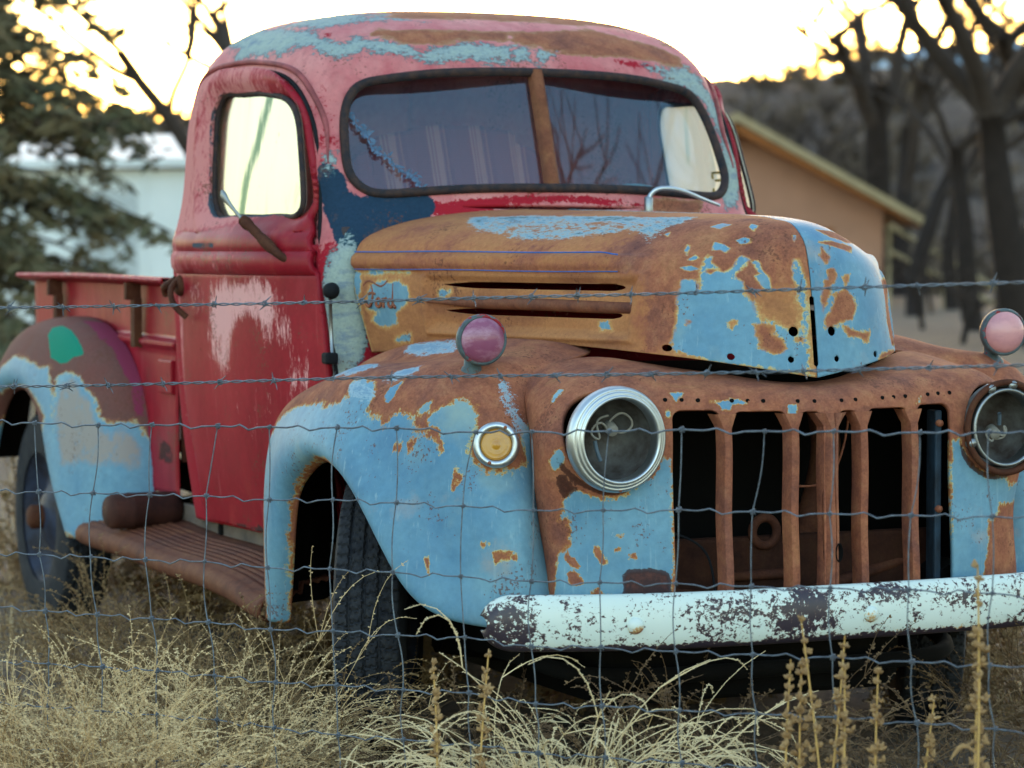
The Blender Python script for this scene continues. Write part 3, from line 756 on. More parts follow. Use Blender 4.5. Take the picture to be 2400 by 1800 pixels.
# grille bars
for x, w in ((-.243, .0112), (-.09, .0112), (0, .0165), (.09, .0112), (.243, .0112)):
    zs = np.linspace(.395, .868, 30); prof = [(-1, .034), (-1, .002), (-.82, -.005), (-.3, -.0075), (.3, -.0075), (.82, -.005), (1, .002), (1, .034)]
    if x == 0: prof = [(-1, .04), (-1, .004), (-.55, -.012), (-.1, -.016), (0.0, -.012), (.1, -.016), (.55, -.012), (1, .004), (1, .04)]
    V = []
    for i, z in enumerate(zs):
        yy = ny(x, z); ww = w * (1 + 1.5 * float(sm(.835, .868, z))) ; wob = .0015 * sin(z * 23 + x * 40)
        for a, b in prof: V.append((x + wob + a * ww, yy + b, z))
    o = mk('grille_bar', V, grid_faces(len(zs), len(prof), False), M['rustbar'], nose, True)
    o.modifiers.new('edge', 'EDGE_SPLIT').split_angle = radians(30)
for i, x in enumerate([-.372, -.335, -.30, -.226, -.19, -.155, -.075, -.035, .035, .075, .155, .19, .226, .30, .335, .372]):
    z = .893 + .006 * abs(x) / .3
    hole(nose, (x, ny(x, z) - .001, z), (0, -1, .25), .0045)
# oval hole in the centre bar
lathe('bar_slot', [(.010, .0), (.0085, -.0015), (.0075, .006), (.0001, .006)], M['hole'], nose, 20, 'y', (.006, -.8245, .555), Matrix(((1, 0, 0), (0, 1, 0), (0, 0, 2.2))))

# ---- headlights
M['bucket'] = plain('dusty_lamp_bucket', S(104, 104, 102), .6, .2, .5, 14, .2, S(58, 46, 40))
M['ceramic'] = plain('grey_socket', S(150, 146, 136), .6)
M['bluewire'] = plain('blue_grey_connector', S(92, 108, 120), .5)
def headlight(x, ring):
    c = (x, HL[1], HL[2])
    hl = lathe('headlight', [(.104, .03), (.102, .0), (.096, .004), (.094, .012), (.088, .05), (.075, .085), (.05, .105), (.0001, .11)], M['bucket'], truck, 48, 'y', c)
    if ring:
        pr = [(.103, .03), (.114, .022), (.1175, .008), (.117, -.004), (.1135, -.012), (.1085, -.0155), (.1065, -.013), (.105, -.018), (.101, -.0215), (.099, -.019), (.0975, -.023), (.094, -.025), (.0905, -.0225), (.089, -.012), (.089, .012)]
        lathe('chrome_ring', pr, M['chrome'], hl, 72, 'y', c)
        lathe('ring_screw', [(.0001, -.003), (.004, -.002), (.0045, .001)], M['rust'], hl, 10, 'y', (x + .002, c[1] - .012, c[2] - .111))
    else:
        lathe('retaining_ring', [(.112, .0), (.113, -.008), (.104, -.012), (.098, -.006), (.098, .01)], M['rustdark'], hl, 56, 'y', c)
        lathe('inner_ring', [(.092, .0), (.092, -.010), (.086, -.012), (.083, -.004), (.084, .03)], M['steel'], hl, 48, 'y', c)
        for a in (80, 115, 200): lathe('ring_clip', [(.0001, -.012), (.010, -.011), (.012, -.004), (.012, .006)], M['steel'], hl, 10, 'y', (x + .1 * cos(radians(a)), c[1], c[2] + .1 * sin(radians(a))))
    s = 1 if x < 0 else -.6
    k = lathe('bulb_socket', [(.0001, -.016), (.012, -.016), (.014, -.012), (.0145, .012), (.008, .016), (.0001, .016)], M['ceramic'], hl, 20, 'y', (x + .006 * s, c[1] + .045, c[2] + .022 * s), Matrix.Rotation(radians(25), 3, 'X'))
    for j, pp in enumerate(([(0, .05, .03), (.03, .03, .055), (.052, .03, .03), (.03, .035, .012), (.012, .04, .018)], [(-.004, .04, .02), (-.03, .03, .035), (-.045, .035, .01), (-.03, .03, .0), (-.035, .03, .03), (0, .045, .05)], [(-.03, .05, -.005), (-.026, .045, -.03), (-.02, .04, -.05)])):
        tube('wire_lead', curve(np.array(pp) * np.array([s, 1, s]) + np.array(c), 26), .0028 if j < 2 else .005, M['ceramic'] if j < 2 else M['bluewire'], hl, 6)
    return hl
headlight(-HL[0], True); headlight(HL[0], False)

# ---- front fenders
FEND = [
 [(0.64, 0.63, 0.36), (0.68, 0.56, 0.35), (0.74, 0.48, 0.34), (0.8, 0.465, 0.34), (0.865, 0.445, 0.335), (0.918, 0.39, 0.33), (0.93, 0.285, 0.315), (0.9, 0.27, 0.315)],
 [(0.64, 0.64, 0.52), (0.69, 0.575, 0.52), (0.75, 0.505, 0.52), (0.81, 0.49, 0.52), (0.885, 0.46, 0.52), (0.934, 0.37, 0.51), (0.94, 0.235, 0.49), (0.905, 0.225, 0.485)],
 [(0.64, 0.645, 0.67), (0.69, 0.58, 0.67), (0.75, 0.505, 0.67), (0.81, 0.49, 0.675), (0.89, 0.445, 0.68), (0.938, 0.34, 0.67), (0.945, 0.19, 0.63), (0.91, 0.18, 0.62)],
 [(0.63, 0.63, 0.83), (0.675, 0.56, 0.84), (0.73, 0.46, 0.85), (0.8, 0.405, 0.85), (0.89, 0.34, 0.835), (0.938, 0.25, 0.79), (0.948, 0.1, 0.705), (0.912, 0.095, 0.69)],
 [(0.58, 0.5, 0.945), (0.635, 0.42, 0.952), (0.7, 0.31, 0.94), (0.785, 0.235, 0.925), (0.875, 0.165, 0.9), (0.932, 0.09, 0.84), (0.95, 0.0, 0.742), (0.914, 0.0, 0.727)],
 [(0.46, 0.15, 1.0), (0.56, 0.13, 1.012), (0.66, 0.09, 0.965), (0.78, 0.03, 0.96), (0.872, -0.02, 0.93), (0.93, -0.06, 0.85), (0.95, -0.11, 0.743), (0.914, -0.11, 0.728)],
 [(0.4, -0.15, 1.01), (0.52, -0.16, 1.022), (0.645, -0.17, 0.985), (0.775, -0.19, 0.963), (0.865, -0.205, 0.925), (0.922, -0.215, 0.83), (0.942, -0.24, 0.695), (0.906, -0.235, 0.682)],
 [(0.36, -0.3, 1.0), (0.48, -0.31, 1.012), (0.635, -0.32, 0.985), (0.755, -0.345, 0.964), (0.845, -0.345, 0.885), (0.9, -0.33, 0.76), (0.925, -0.345, 0.6), (0.89, -0.335, 0.59)],
 [(0.45, -0.4, 0.985), (0.52, -0.405, 0.975), (0.615, -0.42, 0.968), (0.72, -0.455, 0.915), (0.81, -0.445, 0.838), (0.868, -0.425, 0.68), (0.893, -0.43, 0.49), (0.86, -0.415, 0.485)],
 [(0.545, -0.43, 0.955), (0.57, -0.435, 0.945), (0.61, -0.465, 0.885), (0.695, -0.525, 0.8), (0.78, -0.51, 0.72), (0.835, -0.48, 0.58), (0.85, -0.485, 0.432), (0.82, -0.47, 0.43)],
 [(0.592, -0.46, 0.895), (0.597, -0.465, 0.88), (0.605, -0.495, 0.8), (0.675, -0.565, 0.7), (0.745, -0.56, 0.63), (0.79, -0.535, 0.51), (0.8, -0.525, 0.408), (0.77, -0.51, 0.41)],
 [(0.598, -0.5, 0.76), (0.6, -0.505, 0.74), (0.602, -0.53, 0.66), (0.66, -0.595, 0.58), (0.71, -0.595, 0.52), (0.735, -0.575, 0.45), (0.735, -0.555, 0.395), (0.72, -0.54, 0.4)],
 [(0.6, -0.545, 0.6), (0.6, -0.55, 0.58), (0.602, -0.57, 0.52), (0.645, -0.605, 0.47), (0.675, -0.61, 0.44), (0.685, -0.6, 0.41), (0.68, -0.585, 0.388), (0.67, -0.57, 0.39)],
 [(0.6, -0.6, 0.46), (0.6, -0.602, 0.44), (0.602, -0.605, 0.425), (0.615, -0.612, 0.41), (0.625, -0.614, 0.4), (0.63, -0.61, 0.392), (0.63, -0.605, 0.385), (0.62, -0.595, 0.388)]]
LAMP = np.array([.712, -.548, .80])
def fend_rust(P):
    x, y, z = P.T
    if x.mean() < 0:
        m = 1 - worn('f_blue', .06, .010); m = np.minimum(m, 1 - worn('f_blueisl', .03)); m = np.maximum(m, worn('f_rustisl', .03, .002))
        lip = sm(.965, 1.0, UVC[:, 1]); return np.where(lip > 0, np.minimum(m, .55), m)
    return .5 + 3 * np.clip(z - .80, -.1, .15)
def fend_scrape(P):
    return .08 + .66 * worn('f_scrape', .06, .012) if P[:, 0].mean() < 0 else blobs([(.84, .08, .93, (.10, .2, .05), .46)])(P)
def fend_grime(P):
    return blobs([(-.72, -.58, .55, (.09, .1, .1), .38), (-.8, -.5, .68, (.06, .1, .05), .35), (-.68, -.6, .7, (.05, .1, .06), .3), (-.9, .2, .6, (.1, .1, .2), .2)], .18)(P)
def fend_dark(P):
    A = np.abs(P) * np.array([1, 0, 1]) + P * np.array([0, 1, 0])
    return blobs([(.63, -.40, .92, (.03, .06, .03), .3), (.69, -.6, .40, (.06, .1, .03), .3), (.91, .28, .32, (.06, .1, .03), .4)])(A)
fend_attrs = dict(rust=fend_rust, scrape=fend_scrape, grime=fend_grime, dark=fend_dark)
QF = loft(FEND, 190, 120)
fenders = {}
for sgn in (-1, 1):
    fenders[sgn] = patch('front_fender', QF * np.array([sgn, 1, 1]), M['front'], truck, None, flip=(sgn < 0), attrs=fend_attrs, thick=.006, inner=M['under'])
    f_ = fenders[sgn]
    # amber parking lamp let into the fender front
    d = Vector((sgn * .42, -.9, .10)).normalized(); R = (-d).to_track_quat('Y', 'Z').to_matrix()
    c = Vector((sgn * LAMP[0], LAMP[1], LAMP[2])) + d * .006
    pk = lathe('parking_lamp', [(.052, .02), (.051, -.006), (.046, -.013), (.037, -.012), (.035, -.005), (.034, .01)], M['chrome'], truck, 44, 'y', c, R)
    lathe('amber_lens', [(.035, -.004), (.034, -.007), (.029, -.0085), (.027, -.0075), (.022, -.0105), (.020, -.0095), (.015, -.012), (.013, -.011), (.008, -.013), (.0001, -.0135)], M['amber'], pk, 44, 'y', c, R)
    for a in (62, 250):
        q = R @ Vector((.043 * cos(radians(a)), -.012, .043 * sin(radians(a))))
        lathe('lamp_screw', [(.0001, -.003), (.004, -.002), (.0045, .002)], M['rust'], pk, 10, 'y', c + q, R)
    # round signal lamp standing on the fender top
    d = Vector((-.12 if sgn < 0 else -.20, -.98, -.02)).normalized(); R = (-d).to_track_quat('Y', 'Z').to_matrix()
    c = Vector((sgn * .70, -.44, 1.03))
    sl = lathe('signal_lamp', [(.0001, .05), (.03, .047), (.049, .033), (.057, .012), (.0585, -.004), (.056, -.010), (.051, -.012), (.050, -.008)], M['lamphouse'], truck, 48, 'y', c, R)
    lathe('plum_lens' if sgn < 0 else 'pink_lens', [(.051, -.010), (.049, -.014), (.042, -.021), (.03, -.028), (.015, -.032), (.0001, -.033)], M['pinklens'] if sgn < 0 else M['amberfar'], sl, 48, 'y', c, R)
    lathe('lamp_stalk', [(.034, -.085), (.03, -.07), (.02, -.06), (.017, -.03)], M['lamphouse'], sl, 20, 'z', c + Vector((0, .052, 0)))


M['gutter'] = weathered('faded_gutter_paint', (S(176, 96, 98), S(110, 60, 62), 12, (1, 1, 1)), [], rough=.6)
M['bluedark'] = weathered('dark_blue_channel', (S(52, 74, 92), S(36, 40, 46), 20, (1, 1, .4)), [], rough=.6)
M['board'] = weathered('worn_running_board', ('rust', .42, 0, 0), [], rough=.75, bump=.3)
M['apron'] = weathered('grimy_apron', (S(86, 80, 76), S(118, 106, 96), 10, (1, 1, 1)), [], rough=.85, bump=.3)
M['can'] = weathered('canister_rust', (S(78, 48, 40), S(52, 34, 32), 14, (1, 1, 1)), [], rough=.75, bump=.3)

# ---- cab shell
CABZ = [
 (0.45, [(0, 0.62), (0.4, 0.62), (0.54, 0.61), (0.575, 0.612), (0.62, 0.65), (0.675, 1.0), (0.7, 1.4), (0.7, 1.62), (0.64, 1.7), (0.4, 1.73), (0, 1.73)]),
 (0.8, [(0, 0.62), (0.4, 0.62), (0.555, 0.61), (0.595, 0.612), (0.642, 0.65), (0.715, 1.0), (0.75, 1.4), (0.748, 1.62), (0.685, 1.71), (0.4, 1.74), (0, 1.74)]),
 (1.1, [(0, 0.62), (0.4, 0.62), (0.56, 0.61), (0.6, 0.612), (0.648, 0.65), (0.732, 1.0), (0.765, 1.4), (0.763, 1.62), (0.695, 1.71), (0.4, 1.74), (0, 1.74)]),
 (1.2, [(0, 0.62), (0.4, 0.62), (0.56, 0.61), (0.6, 0.614), (0.646, 0.655), (0.736, 1.0), (0.768, 1.4), (0.766, 1.62), (0.697, 1.71), (0.4, 1.74), (0, 1.74)]),
 (1.26, [(0, 0.6), (0.4, 0.605), (0.555, 0.615), (0.597, 0.63), (0.643, 0.69), (0.731, 1.0), (0.766, 1.4), (0.764, 1.62), (0.695, 1.71), (0.4, 1.74), (0, 1.74)]),
 (1.33, [(0, 0.61), (0.4, 0.628), (0.555, 0.665), (0.603, 0.692), (0.645, 0.765), (0.715, 1.0), (0.752, 1.4), (0.748, 1.6), (0.688, 1.7), (0.4, 1.73), (0, 1.73)]),
 (1.4, [(0, 0.643), (0.4, 0.668), (0.56, 0.715), (0.607, 0.738), (0.645, 0.8), (0.705, 1.02), (0.742, 1.4), (0.738, 1.595), (0.678, 1.695), (0.4, 1.725), (0, 1.725)]),
 (1.5, [(0, 0.685), (0.4, 0.712), (0.56, 0.765), (0.615, 0.788), (0.655, 0.85), (0.697, 1.05), (0.732, 1.4), (0.728, 1.585), (0.668, 1.69), (0.4, 1.72), (0, 1.72)]),
 (1.6, [(0, 0.725), (0.39, 0.755), (0.54, 0.81), (0.598, 0.835), (0.642, 0.9), (0.682, 1.08), (0.718, 1.4), (0.715, 1.575), (0.655, 1.68), (0.39, 1.71), (0, 1.71)]),
 (1.68, [(0, 0.76), (0.38, 0.79), (0.52, 0.842), (0.58, 0.868), (0.627, 0.935), (0.667, 1.1), (0.703, 1.4), (0.7, 1.565), (0.642, 1.67), (0.38, 1.7), (0, 1.7)]),
 (1.75, [(0, 0.8), (0.37, 0.83), (0.505, 0.885), (0.565, 0.915), (0.612, 0.98), (0.648, 1.12), (0.682, 1.4), (0.68, 1.55), (0.622, 1.655), (0.36, 1.685), (0, 1.685)]),
 (1.81, [(0, 0.865), (0.345, 0.895), (0.47, 0.945), (0.525, 0.972), (0.57, 1.035), (0.603, 1.16), (0.634, 1.4), (0.63, 1.525), (0.575, 1.62), (0.34, 1.65), (0, 1.65)]),
 (1.86, [(0, 0.965), (0.29, 0.99), (0.4, 1.03), (0.45, 1.055), (0.49, 1.105), (0.52, 1.21), (0.545, 1.4), (0.54, 1.485), (0.49, 1.56), (0.29, 1.59), (0, 1.59)]),
 (1.895, [(0, 1.09), (0.2, 1.11), (0.28, 1.135), (0.32, 1.155), (0.35, 1.19), (0.37, 1.26), (0.39, 1.38), (0.385, 1.44), (0.35, 1.49), (0.2, 1.52), (0, 1.52)]),
 (1.908, [(0, 1.2), (0.1, 1.21), (0.14, 1.225), (0.16, 1.235), (0.175, 1.255), (0.185, 1.29), (0.19, 1.36), (0.187, 1.39), (0.17, 1.42), (0.1, 1.44), (0, 1.44)]),
 (1.911, [(0, 1.319), (0.001, 1.319), (0.0015, 1.319), (0.002, 1.319), (0.002, 1.32), (0.002, 1.32), (0.002, 1.32), (0.002, 1.321), (0.002, 1.321), (0.001, 1.321), (0, 1.321)])]
CABN = []
for z, row in CABZ:
    r_ = [(-x, y, z) for x, y in row[::-1]] + [(x, y, z) for x, y in row[1:]]
    CABN.append(r_)
QC = loft(CABN, 230, 330); QC[..., 2] = np.minimum(QC[..., 2], 1.9105)

def smooth_poly(P, n=160):
    P = np.array(P, float); Q = np.concatenate([P[-3:], P, P[:3]]); t = np.concatenate([[0], np.cumsum(np.linalg.norm(np.diff(Q, axis=0), axis=1))])
    return nspline(t, Q)(np.linspace(t[3], t[len(P) + 3], n, endpoint=False))
DOORP = smooth_poly([(1.44, .47), (1.455, .58), (1.475, .75), (1.495, .95), (1.508, 1.15), (1.52, 1.35), (1.522, 1.5), (1.515, 1.60), (1.475, 1.69), (1.38, 1.722), (1.22, 1.726), (1.08, 1.714), (.97, 1.688), (.885, 1.625), (.808, 1.515), (.777, 1.41), (.752, 1.34), (.725, 1.28), (.70, 1.22), (.682, 1.16), (.66, 1.05), (.645, .95), (.63, .75), (.62, .58), (.62, .485), (.66, .468), (.80, .465), (1.1, .465), (1.38, .466)])
WINP = smooth_poly([(1.37, 1.44), (1.388, 1.55), (1.39, 1.61), (1.36, 1.655), (1.28, 1.663), (1.15, 1.66), (1.02, 1.648), (.92, 1.625), (.868, 1.585), (.828, 1.51), (.80, 1.44), (.778, 1.38), (.775, 1.342), (.80, 1.322), (.86, 1.318), (1.0, 1.318), (1.2, 1.318), (1.30, 1.325), (1.345, 1.365)])
WSP = smooth_poly([(0, 1.392), (.2, 1.390), (.36, 1.382), (.47, 1.374), (.535, 1.382), (.568, 1.42), (.572, 1.48), (.564, 1.55), (.545, 1.62), (.51, 1.668), (.44, 1.69), (.33, 1.705), (.2, 1.714), (0, 1.718),
                   (-.2, 1.714), (-.33, 1.705), (-.44, 1.69), (-.51, 1.668), (-.545, 1.62), (-.564, 1.55), (-.572, 1.48), (-.568, 1.42), (-.535, 1.382), (-.47, 1.374), (-.36, 1.382), (-.2, 1.390)], 240)
def cab_trim(P):
    x, y, z = P.T
    ws = np.where(y < 1.0, sdf_poly(P[:, [0, 2]], WSP), 1)
    dr = np.where(np.abs(x) > .5, sdf_poly(P[:, [1, 2]], DOORP) + .012, 1)
    vent = np.where((z > 1.25) & (y < .9), np.maximum(np.abs(x + .02) - .27, np.abs(z - 1.343) - .0065 * np.sqrt(np.clip(1 - ((x + .02) / .27) ** 2, 0, 1))), 1)
    pole = np.where(z > 1.9, np.hypot(x, y - 1.32) - .008, 1)
    return np.minimum(np.minimum(np.minimum(ws, dr), vent), pole)
def ss(a, b, v): return sm(a, b, v)
def cab_redp(P):
    x, y, z = P.T
    return np.maximum(.26 + .40 * sm(1.3, 1.2, z), worn('c_red', .04)) + blobs([(-.60, .82, 1.55, (.07, .12, .2), .16), (-.45, .85, 1.76, (.12, .1, .03), .12)])(P)
def cab_darkb(P):
    return np.where(P[:, 2] < 1.55, worn('c_navy', .06, .022), .8 * worn('c_navy', .06, -.01)) * (P[:, 2] > 1.2)
def cab_teal(P):
    x, y, z = P.T
    m = worn('c_teal', .09) * .95
    return np.maximum(m, blobs([(-.62, .62, 1.08, (.09, .10, .30), .9), (.62, .62, 1.08, (.09, .10, .30), .9), (-.35, 1.05, 1.88, (.4, .4, .05), .5), (-.55, 1.2, 1.84, (.2, .4, .07), .42)])(P))
def cab_rust(P):
    x, y, z = P.T
    m = np.maximum(worn('c_rust', .09), .62 * sm(1.845, 1.875, z) * sm(-.5, -.25, x) + .5 * sm(1.77, 1.82, z) * sm(.3, .5, x) * (y > .95))
    return np.maximum(m, .10) + blobs([(.655, .8, 1.4, (.02, .1, .1), .3), (-.64, .62, 1.2, (.05, .06, .05), .25)])(P)
def cab_dark(P):
    x, y, z = P.T; m = .45 * np.exp(-(sdf_poly(P[:, [0, 2]], WSP) / .012) ** 2) * (y < 1.0) + .25 * np.exp(-(sdf_poly(P[:, [1, 2]], DOORP) / .012) ** 2) * (np.abs(x) > .5)
    return m + blobs([(-.66, .6, .5, (.1, 2, .1), .3)])(P)
cab = patch('cab', QC, M['cab'], truck, cab_trim, flip=True, attrs=dict(redp=cab_redp, darkb=cab_darkb, teal=cab_teal, rust=cab_rust, dark=cab_dark), thick=.02)
QCf = QC.reshape(-1, 3)
FR = QCf[(QCf[:, 1] < 1.05) & (QCf[:, 2] > 1.2)]
def fy(x, z):
    x = np.atleast_1d(x); z = np.atleast_1d(z); out = []
    for a, b in zip(x, z):
        d = (FR[:, 0] - a) ** 2 + (FR[:, 2] - b) ** 2; k = np.argpartition(d, 4)[:4]; w = 1 / (d[k] + 1e-8); out.append((FR[k, 1] * w).sum() / w.sum())
    return np.array(out)
# windshield gasket, panes, divider
yy = fy(WSP[:, 0], WSP[:, 1])
ker = np.ones(9) / 9; yy = np.convolve(np.concatenate([yy[-4:], yy, yy[:4]]), ker, 'valid')
G3 = np.stack([WSP[:, 0] * .985, yy - .004, 1.545 + (WSP[:, 1] - 1.545) * .975], 1)
tube('windshield_gasket', G3, .0125, M['gasket'], cab, 8, closed=True)
for sgn in (-1, 1):
    us = np.linspace(.004, .60, 30); vs = np.linspace(1.34, 1.75, 24)
    # each pane is flat: plane through its inner edge and outer edge
    Q = np.zeros((30, 24, 3))
    for i, u_ in enumerate(us):
        for j, v_ in enumerate(vs):
            Q[i, j] = (sgn * u_, .672 + (v_ - 1.392) * .355 + .012 + .088 * (u_ / .56) ** 1.15, v_)
    pane = patch('windshield_pane', Q, M['glass'], cab, lambda P: -sdf_poly(P[:, [0, 2]], WSP) - .003, flip=(sgn > 0))
zs = np.linspace(1.385, 1.722, 14)
V = []
for i, z in enumerate(zs):
    y0 = .655 + (z - 1.392) * .36
    for a, b in ((-.017, .03), (-.017, .0), (-.008, -.010), (.008, -.010), (.017, .0), (.017, .03)): V.append((a, y0 + b - .004, z))
mk('windshield_divider', V, grid_faces(14, 6, False), M['barrust'], cab)
# crack with stuck leaves across the passenger pane
def pane_pt(x, z): return (x, .672 + (z - 1.392) * .355 + .088 * (abs(x) / .56) ** 1.15, z)
ck = []
rr = random.Random(4)
for i in range(46):
    t = i / 45; x = -.555 + .19 * t + .012 * sin(t * 9); z = 1.60 - .205 * t + .006 * sin(t * 23)
    p = Vector(pane_pt(x, z)); 
    for k in range(3 if rr.random() < .7 else 5):
        a = rr.uniform(0, 6.28); s_ = rr.uniform(.004, .0095); d_ = Vector((cos(a), -.2, sin(a))); e_ = Vector((-sin(a), rr.uniform(-.4, .1), cos(a)))
        q = p + Vector((rr.uniform(-.007, .007), -.003 - rr.random() * .004, rr.uniform(-.007, .007)))
        ck.append(([q, q + d_ * s_ + e_ * s_ * .4, q + d_ * s_ * 2, q + d_ * s_ - e_ * s_ * .4], [(0, 1, 2, 3)]))
ck.append(tube_data([pane_pt(-.555 + .19 * t + .012 * sin(t * 9), 1.60 - .205 * t + .006 * sin(t * 23)) for t in np.linspace(0, 1, 30)], .002, 5))
V, F = join(ck); mk('leafy_crack', V, F, plain('blue_grey_dry_leaf', S(96, 126, 160), .6), cab, False)
# wiper arm lying on the cowl
tube('wiper_arm', curve([(.245, .575, 1.372), (.26, .565, 1.392), (.285, .56, 1.397), (.40, .575, 1.372), (.475, .60, 1.352)], 24), np.linspace(.007, .0045, 24), M['chrome'], cab, 8)
lathe('wiper_pivot', [(.012, -.03), (.012, .006), (.008, .01), (.0001, .012)], M['steel'], cab, 14, 'z', (.245, .578, 1.365))
# rain gutter round the door opening
def sideX(y, z):
    d = (np.abs(QCf[:, 1] - y) + np.abs(QCf[:, 2] - z)) + (QCf[:, 0] < .45) * 9
    k = np.argpartition(d, 5)[:5]; w = 1 / (d[k] + 1e-6); return float((QCf[k, 0] * w).sum() / w.sum())
gp = [(1.56, 1.52), (1.557, 1.62), (1.51, 1.712), (1.39, 1.747), (1.22, 1.75), (1.07, 1.737), (.95, 1.708), (.865, 1.638), (.795, 1.535), (.765, 1.46)]
gq = curve(np.array([(0, a, b) for a, b in gp]), 60)
for sgn in (-1, 1):
    P = np.array([(sgn * (sideX(y, z) + .006), y, z) for _, y, z in gq])
    P[:, 0] = np.convolve(np.concatenate([P[:1, 0].repeat(3), P[:, 0], P[-1:, 0].repeat(3)]), np.ones(7) / 7, 'valid')
    tube('rain_gutter', P, np.concatenate([np.linspace(.002, .008, 8), np.full(44, .008), np.linspace(.008, .002, 8)]), M['gutter'], cab, 6)

# ---- doors
SY = [.6, .85, 1.05, 1.4, 1.6]
SZ = [.45, .60, .80, 1.0, 1.16, 1.26, 1.33, 1.5, 1.66, 1.75]
SX = [(.595, .66, .685, .70, .70), (.61, .68, .71, .725, .725), (.625, .70, .73, .75, .75), (.628, .712, .742, .76, .76), (.625, .716, .748, .768, .768), (.61, .712, .748, .77, .768), (.59, .69, .73, .755, .75), (.585, .658, .70, .735, .73), (.555, .63, .672, .715, .71), (.53, .60, .645, .69, .685)]
zs = np.linspace(.455, 1.745, 260); ys = np.linspace(.60, 1.54, 150)
A = np.array([np.interp(ys, SY, r_) for r_ in SX])
XX = nspline(np.array(SZ), A)(zs)
XX = np.apply_along_axis(lambda r_: np.convolve(np.concatenate([r_[:1].repeat(12), r_, r_[-1:].repeat(12)]), np.ones(25) / 25, 'valid'), 1, XX)
XX[:, :] = XX + .004
QD = np.zeros((len(zs), len(ys), 3)); QD[..., 0] = XX; QD[..., 1] = ys[None]; QD[..., 2] = zs[:, None]
zz = QD[..., 2]
bead = .011 * np.exp(-((zz - 1.246) / .019) ** 4) + .017 * np.exp(-((zz - 1.197) / .021) ** 4) - .006 * np.exp(-((zz - 1.170) / .006) ** 2)
bead *= sm(1.54, 1.49, QD[..., 1])
dw = sdf_poly(QD[..., 1:].reshape(-1, 2), WINP).reshape(zz.shape)
QD[..., 0] += bead - .022 * sm(.042, .004, dw) + .004 * np.exp(-((dw - .05) / .01) ** 2)
def door_pink(P):
    x, y, z = P.T
    m = .26 + .26 * sm(1.27, 1.31, z) * sm(.95, 1.2, y) + .15 * sm(1.26, 1.3, z) + .2 * np.exp(-((z - 1.20) / .05) ** 2) * sm(.7, 1.2, y)
    m += .35 * np.exp(-((y - 1.49) / .025) ** 2) + .3 * np.exp(-((y - .53) / .02) ** 2)
    m += blobs([(-.72, 1.3, 1.29, (.2, .25, .03), .25), (-.7, .68, .85, (.2, .12, .18), .06)])(P)
    return m - .35 * sm(1.0, .6, z) - .25 * sm(.95, .7, y) * (z > 1.26)
def door_chalk(P):
    x, y, z = P.T
    return blobs([(-.75, 1.14, 1.08, (.2, .15, .10), .60), (-.74, .94, 1.10, (.2, .16, .08), .58), (-.75, 1.18, .98, (.2, .12, .13), .50), (-.74, .85, 1.02, (.2, .12, .07), .36), (-.75, 1.35, 1.1, (.2, .1, .1), .3), (-.7, .75, .9, (.2, .1, .1), .28), (-.75, 1.0, .80, (.2, .3, .12), .12)], .10)(P)
def door_darkb(P):
    dw_ = sdf_poly(P[:, 1:], WINP); y, z = P[:, 1], P[:, 2]
    m = .62 * np.exp(-(dw_ / .02) ** 2) * (sm(1.42, 1.32, z) + sm(1.25, 1.36, y) * .7)
    return m + blobs([(-.76, 1.25, 1.243, (.1, .16, .012), .6), (-.76, 1.5, 1.22, (.1, .04, .03), .4)])(P)
def door_dark(P):
    return .38 * sm(.50, .468, P[:, 2]) + blobs([(-.7, .8, .47, (.2, .5, .03), .3), (-.76, 1.33, .95, .012, .6), (-.75, .86, .96, (.1, .008, .02), .6), (-.76, 1.0, .88, (.1, .01, .015), .5)])(P) + .5 * np.exp(-(sdf_poly(P[:, 1:], WINP) / .008) ** 2)
datt = dict(pink=door_pink, chalk=door_chalk, darkb=door_darkb, dark=door_dark)
def door_trim(P):
    return np.minimum(-sdf_poly(P[:, 1:], DOORP), sdf_poly(P[:, 1:], WINP))
doors = {}
for sgn in (-1, 1):
    d = patch('door', QD * np.array([sgn, 1, 1]), M['door'], truck, door_trim, flip=(sgn < 0), attrs=datt, thick=.02)
    doors[sgn] = d
    Qg = QD[110:, ::1].copy(); Qg[..., 0] -= .012 - 0; dwg = sdf_poly(Qg[..., 1:].reshape(-1, 2), WINP).reshape(Qg.shape[:2])
    zl = Qg[:, 60, 2]; Qg[..., 0] = np.interp(Qg[..., 2], [1.30, 1.68], [.70, .655]) + .045 * (Qg[..., 1] - 1.0) / .5
    patch('door_glass', Qg[::2, ::2] * np.array([sgn, 1, 1]), M['sideglass'] if sgn < 0 else M['farglass'], d, lambda P: .014 - sdf_poly(P[:, 1:], WINP), flip=(sgn < 0), attrs=dict(fold=lambda P: .78 * np.exp(-((P[:, 1] - np.interp(P[:, 2], [1.32, 1.42, 1.55, 1.66], [1.175, 1.16, 1.10, 1.06])) / .038) ** 2) + .3 * np.exp(-((P[:, 1] - np.interp(P[:, 2], [1.32, 1.5, 1.66], [1.08, .98, 1.0])) / .012) ** 2) + .35 * np.exp(-((P[:, 1] - np.interp(P[:, 2], [1.32, 1.66], [1.12, .90])) / .006) ** 2) + .3 * sm(1.335, 1.365, P[:, 1]) if P[:, 0].mean() < 0 else 0 * P[:, 0] + .1))
    # window channel
    P = np.array([(sgn * (np.interp(z, [1.30, 1.68], [.704, .659]) + .045 * (y - 1.0) / .5), y, z) for y, z in WINP])
    tube('window_channel', P, .009, M['gasket'], d, 6, closed=True)
